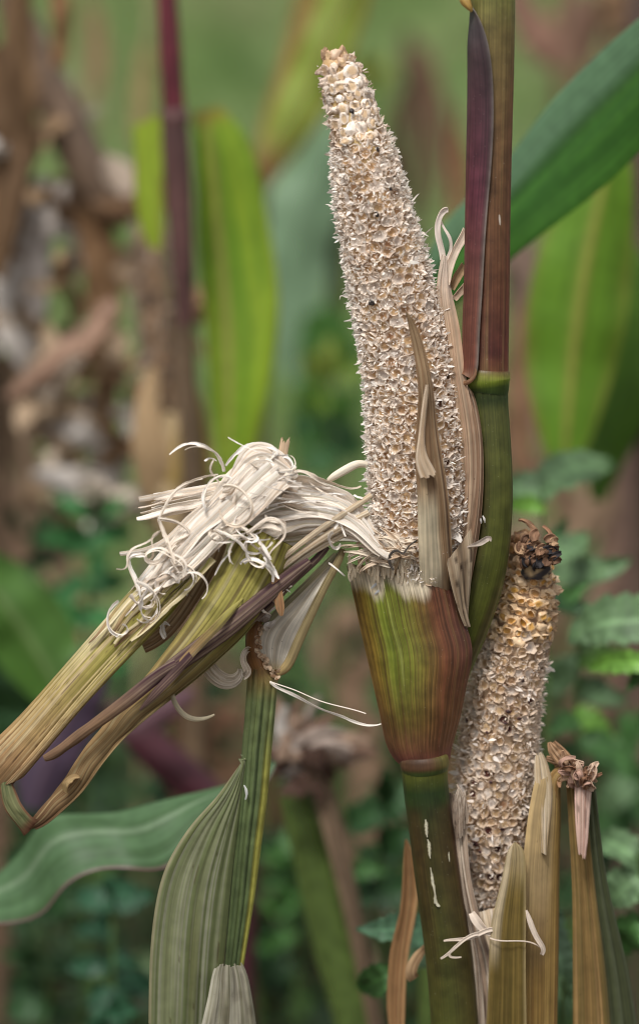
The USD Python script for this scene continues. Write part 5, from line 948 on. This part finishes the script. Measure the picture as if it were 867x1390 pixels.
# ------------------------------------------------------------------ leafy weeds
def toothed(cnt=6, amp=.22):
    def e(s, v):
        body = np.sin(np.pi * np.clip(v, 0.001, 1) ** .72) ** .75
        return body * (1 - amp * ((v * cnt) % 1.0) * sm(np.abs(s), .35, .9)) + .04
    return e
def weed_leaf(owner, x0, y0, x1, y1, hw, roll, d, col, seed, bend=0.0, dd=0.0):
    roll = math.copysign(abs(roll) * .7 + 22, x1 - x0)
    mx, my = (x0 + x1) / 2 - (y1 - y0) * bend, (y0 + y1) / 2 + (x1 - x0) * bend
    ctrl = [(x0, y0, d, hw, roll), ((x0 * .6 + mx * .4), (y0 * .6 + my * .4), d - .004, hw, roll), (mx, my, d - .006 + dd * .5, hw, roll), (x1, y1, d + dd, hw, roll * .6)]
    return part(owner, 'leaf', ribbon(ctrl, leaf_tint(col, np.asarray(col) * 1.6, None, None, seed, .3, .05), 15, 44, prof=lambda s, v: .22 * np.abs(s) - .12 * np.cos(v * 40) * np.abs(s) * .5, edge=toothed(6 + seed % 3), wob=.35, seed=seed, thick=.0004), 'weed_look')
def weed(label, d, stem, leaves, col, group=None, seed=0, stemcol=None):
    t = thing('weed', label, 'weed', [P(stem[-1][0], stem[-1][1], d)[0], d, 0], group)
    part(t, 'stem', tube([(x, y, d, r) for x, y, r in stem] + [(x, y, d, r) for x, y, r in to_soil(stem[-1][0], stem[-1][1] + 60, d, stem[-1][2], stem[-1][2])], flat(stemcol if stemcol is not None else H(90, 120, 60), .2), 10, 40), 'stem_look')
    r_ = np.random.default_rng(seed)
    for k, q in enumerate(leaves):
        weed_leaf(t, *q[:5], q[5] if len(q) > 5 else r_.uniform(-40, 40), d + r_.uniform(-.03, .03), np.asarray(q[6] if len(q) > 6 else col) * r_.uniform(.8, 1.2), seed * 10 + k, r_.uniform(-.15, .15), r_.uniform(-.03, .03))
    return t
gA, gB, gC, gD = H(118, 154, 102), H(80, 128, 62), H(112, 164, 52), H(46, 82, 40)
weed('grey green toothed weed reaching up beside the tip of the lower right cob', .30, [(736, 668, 2.5), (738, 760, 3), (742, 900, 4)],
     [(726, 664, 832, 638, 32, 22), (742, 668, 690, 656, 26, 20, gA), (738, 690, 690, 688, 14, 0, gC), (742, 760, 800, 722, 20, 20), (746, 780, 856, 760, 26, -20, gA), (740, 820, 800, 790, 16, 10, gB), (738, 740, 770, 700, 10, 30, gB), (742, 800, 812, 830, 18, 10, gD)], gA, seed=41)
weed('grey green toothed weed leaf entering from the right edge, level with the lower cob', .18, [(884, 846, 3), (880, 1000, 4)], [(900, 842, 774, 874, 40, 12), (884, 900, 800, 912, 18, 0, gC), (886, 880, 850, 940, 14, 40, gB)], gA, seed=42)
weed('bright and blue green weed between the lower right cob and the folded leaf, behind', .36, [(786, 880, 3), (784, 1000, 4)], [(786, 890, 730, 930, 24, 20, gA), (786, 930, 850, 950, 24, -15, gA), (790, 900, 850, 880, 20, 10, gC), (784, 970, 740, 1000, 18, 20, gB), (786, 960, 840, 1010, 20, 0, gC), (790, 880, 800, 838, 12, 10, gB), (786, 1010, 730, 1050, 20, 0, gD), (788, 1000, 866, 1060, 26, 10, gB)], gB, seed=43)
weed('dark leafy weed at the right edge below the toothed leaf', .5, [(860, 960, 3), (856, 1100, 4)], [(860, 990, 900, 960, 24), (858, 1010, 820, 1040, 26), (860, 1040, 900, 1080, 30), (858, 1060, 830, 1100, 26, 10, gA), (860, 1010, 850, 960, 18), (858, 1090, 890, 1130, 30), (856, 1110, 800, 1130, 26)], gB, seed=44)
weed('pale blue green weed behind the foot of the folded leaf at the right bottom', .16, [(868, 1160, 3), (872, 1290, 4)], [(868, 1170, 812, 1140, 26, 10, gA), (868, 1190, 830, 1230, 30, 10, gA), (870, 1220, 920, 1180, 30), (870, 1250, 830, 1290, 30, 0, gB)], gA, seed=45)
weed('pale green weed leaf low between the yellow sheath and the folded leaf', .12, [(764, 1330, 3), (764, 1400, 3)], [(764, 1340, 760, 1236, 26, 10, H(120, 156, 112)), (766, 1350, 810, 1300, 22, 0, gA), (764, 1350, 730, 1320, 20)], gA, seed=46)
weed('blue green toothed weed leaf low left of the lower stalk', .10, [(532, 1310, 2.5), (530, 1400, 3)], [(590, 1262, 484, 1262, 28, 12, H(104, 150, 110)), (540, 1310, 600, 1290, 22, 0, gA), (534, 1320, 490, 1350, 24, 0, gB)], gA, seed=47)
weed('dark green weed behind the lower stalk at its left', .40, [(520, 1090, 3), (516, 1230, 4)], [(520, 1100, 470, 1120, 26, 10, gD), (520, 1110, 560, 1060, 24, 10, gD), (520, 1150, 476, 1190, 30, 0, gB), (520, 1160, 566, 1130, 28, 0, gD), (518, 1200, 480, 1240, 26, 10, gD), (516, 1210, 560, 1210, 30, 0, gD), (520, 1090, 520, 1040, 18, 0, gD)], gD, seed=48)
weed('sprig of bright green leaves above the long folded husk at the left', .62, [(124, 690, 3), (122, 800, 4), (118, 900, 4)],
     [(124, 700, 70, 672, 18), (124, 706, 176, 678, 20), (124, 690, 116, 656, 14), (122, 740, 50, 736, 22), (122, 744, 180, 726, 20), (122, 750, 90, 712, 16), (120, 790, 70, 806, 24), (122, 790, 170, 790, 22), (122, 770, 150, 752, 18), (118, 830, 70, 850, 24), (118, 830, 160, 850, 22), (116, 880, 170, 900, 24)], H(58, 124, 60), seed=49)
weed('dim green sprig behind the long husk, farther left', .8, [(40, 700, 3), (44, 820, 4)], [(40, 720, 0, 700, 22), (40, 730, 84, 700, 22), (42, 770, 0, 790, 26), (42, 770, 90, 760, 22), (44, 820, 10, 850, 26), (40, 700, 44, 650, 18), (44, 800, 90, 820, 20)], gD, seed=50)
weed('yellow green sprig between the upright cob and the husk mass, far behind', 1.0, [(446, 500, 3), (448, 640, 4)], [(446, 510, 410, 480, 24, 10, H(130, 150, 30)), (446, 520, 490, 490, 24, 0, H(120, 150, 40)), (446, 540, 420, 560, 20, 0, H(120, 160, 30)), (448, 570, 400, 600, 30), (448, 580, 496, 610, 30), (448, 610, 420, 650, 30), (446, 500, 452, 460, 16, 0, H(140, 160, 40))], H(54, 104, 44), seed=51)
weed('yellow flecked weed top right of the tall cob tip, far behind', 1.8, [(500, 100, 3), (502, 300, 4)], [(500, 110, 470, 80, 20, 0, H(150, 160, 40)), (500, 110, 530, 84, 22, 0, H(150, 156, 44)), (500, 160, 460, 150, 20), (500, 200, 540, 190, 20), (500, 240, 470, 250, 22), (502, 300, 540, 310, 24)], H(100, 130, 60), seed=52)
for k, (x, y, d, c, lab) in enumerate(((60, 1230, .55, gD, 'dark weed below the wavy leaf at the lower left corner'), (150, 1260, .35, H(44, 92, 60), 'dark blue green weed below the middle of the wavy leaf'), (250, 960, .8, gD, 'dark weed behind the hanging white curl'), (400, 1120, .6, H(72, 124, 50), 'light green weed between the bent leaf and the bitten stump'), (350, 1180, .7, gD, 'dark weed just right of the bent leaf'), (660, 660, 1.2, gD, 'dim weed far behind the middle stalk'), (540, 960, .9, H(60, 100, 44), 'dim weed behind the ribbed sheath'), (110, 1010, .9, gD, 'dark weed behind the second folded husk'), (300, 1120, .9, gD, 'dark weed above the wavy leaf'), (800, 1180, .7, gD, 'dark weed behind the frayed folded leaf'))):
    r_ = np.random.default_rng(600 + k)
    lv = []
    for i in range(12):
        a_ = r_.uniform(-3.6, .5); yy = y + r_.uniform(-40, 160); l_ = r_.uniform(30, 70)
        lv.append((x, yy, x + math.cos(a_) * l_, yy + math.sin(a_) * l_ * .8, r_.uniform(14, 28)))
    weed(lab, d, [(x, y - 40, 2.5), (x + 4, y + 60, 3), (x + 2, y + 180, 4)], lv, c, seed=60 + k)
# low weeds nobody could count
ru = np.random.default_rng(71)
n = 15000
d_ = .35 + 2.3 * ru.random(n) ** 1.1
x_ = ru.uniform(-1, 1, n) * .125 * (1.4 + d_) * 1.25
cover = nz(np.stack([x_ * 2.6, d_ * 1.8, x_ * 0], -1), 12)
hmax = np.clip(.10 + .52 * (cover - .25), .04, .40) * np.clip(.55 + .5 * d_, .5, 1.1)
z_ = hmax * ru.random(n) ** .55
ln = ru.uniform(.014, .034, n); yaw = ru.uniform(0, 2 * math.pi, n); up_ = ru.normal(.1, .35, n)
dirv = unit(np.stack([np.cos(yaw), np.sin(yaw), up_], 1)); sd = unit(np.cross(dirv, ru.normal(0, .35, (n, 3)) + [0, 0, 1])); nn_ = np.cross(sd, dirv)
base_ = np.stack([x_, d_, z_ + .01], 1)
prof_ = [(0, .08, 0), (.3, .85, .06), (.62, .75, .02), (1.0, .03, -.18)]
Vv = np.stack([base_ + dirv * (ln * u)[:, None] + sd * (ln * w * .36 * sg)[:, None] + nn_ * (ln * (b + .10 * abs(sg) * w))[:, None] for u, w, b in prof_ for sg in (-1, 0, 1)], 1)
qf = []
for r0 in range(3):
    for c0 in range(2):
        a = r0 * 3 + c0; qf += [[a, a + 1, a + 4], [a, a + 4, a + 3]]
Fv = (np.arange(n)[:, None, None] * 12 + np.array(qf)[None]).reshape(-1, 3)
pal = np.array([H(54, 90, 40), H(38, 70, 32), H(84, 122, 48), H(90, 116, 68), H(54, 88, 46)])
Cv = pal[ru.integers(0, 5, n)] * ru.uniform(.6, 1.15, (n, 1))
part(None, 'undergrowth', (Vv.reshape(-1, 3), Fv, np.repeat(Cv, 12, 0), Vv.reshape(-1, 3)[:, :2]), 'weed_look', 'low dark green weeds covering the soil between the corn plants', 'stuff', cat='undergrowth', smooth=False)
rl = np.random.default_rng(72)
gl = []
for k in range(420):
    d = .2 + 2.6 * rl.random(); x = rl.uniform(-1, 1) * .13 * (1.4 + d) * 1.2; a_ = rl.uniform(0, 6.28); l_ = rl.uniform(.05, .2); z0 = rl.uniform(.005, .10 if k % 3 else .25)
    c = [H(150, 118, 84), H(120, 88, 62), H(176, 150, 120), H(104, 80, 64)][rl.integers(0, 4)]
    gl.append(ribbon([(x, d, z0, .003), (x + math.cos(a_) * l_ * .5, d + math.sin(a_) * l_ * .5, z0 + rl.uniform(-.01, .08), rl.uniform(.006, .016), rl.uniform(-60, 60)), (x + math.cos(a_) * l_, d + math.sin(a_) * l_, max(.004, z0 + rl.uniform(-.06, .06)), .002)], flat(c, .3, 4, 4, k), 5, 10, world=True, wob=.5, seed=k))
part(None, 'leaf_litter', join(gl), 'litter_look', 'brown dead leaf scraps lying among the weeds on the soil', 'stuff', cat='leaf litter', smooth=False)
for k, (x, y, d, c, cl, lab) in enumerate(((500, 820, 1.1, H(150, 116, 90), H(176, 142, 112), 'far tan dry stalk behind the left side of the ribbed sheath'), (330, 900, 1.2, H(140, 112, 84), H(120, 84, 60), 'far brown dry stalk behind the bent leaf collar'), (560, 1000, 1.4, H(130, 96, 72), H(160, 120, 90), 'far brown dry stalk behind the node of the lower stalk'), (820, 880, 1.3, H(120, 92, 70), H(150, 116, 96), 'far brown dry stalk behind the toothed weed at the right'), (40, 560, 1.4, H(120, 92, 70), H(150, 120, 96), 'far brown dry stalk behind the hanging dead leaves at the left'), (290, 700, 1.5, H(116, 90, 70), H(140, 112, 88), 'far brown dry stalk behind the cream shreds'), (680, 520, 1.6, H(130, 100, 78), H(160, 130, 110), 'far grey brown dry stalk seen right of the upper stalk node'))):
    r_ = np.random.default_rng(700 + k); lv = []
    for i in range(7):
        a_ = r_.uniform(.3, 2.8); yy = y + r_.uniform(-10, 260); l_ = r_.uniform(60, 160)
        lv.append(([(x, yy, 6), (x + math.cos(a_) * l_ * .4, yy - 10 + math.sin(a_) * l_ * .3, 18), (x + math.cos(a_) * l_ * .7, yy + math.sin(a_) * l_ * .8, 22), (x + math.cos(a_) * l_ * .75, yy + l_ * 1.1, 6)], cl * r_.uniform(.7, 1.2)))
    far_dry(lab, x, y, d, 11, c, lv, r_.uniform(-12, 12), 10 + k)
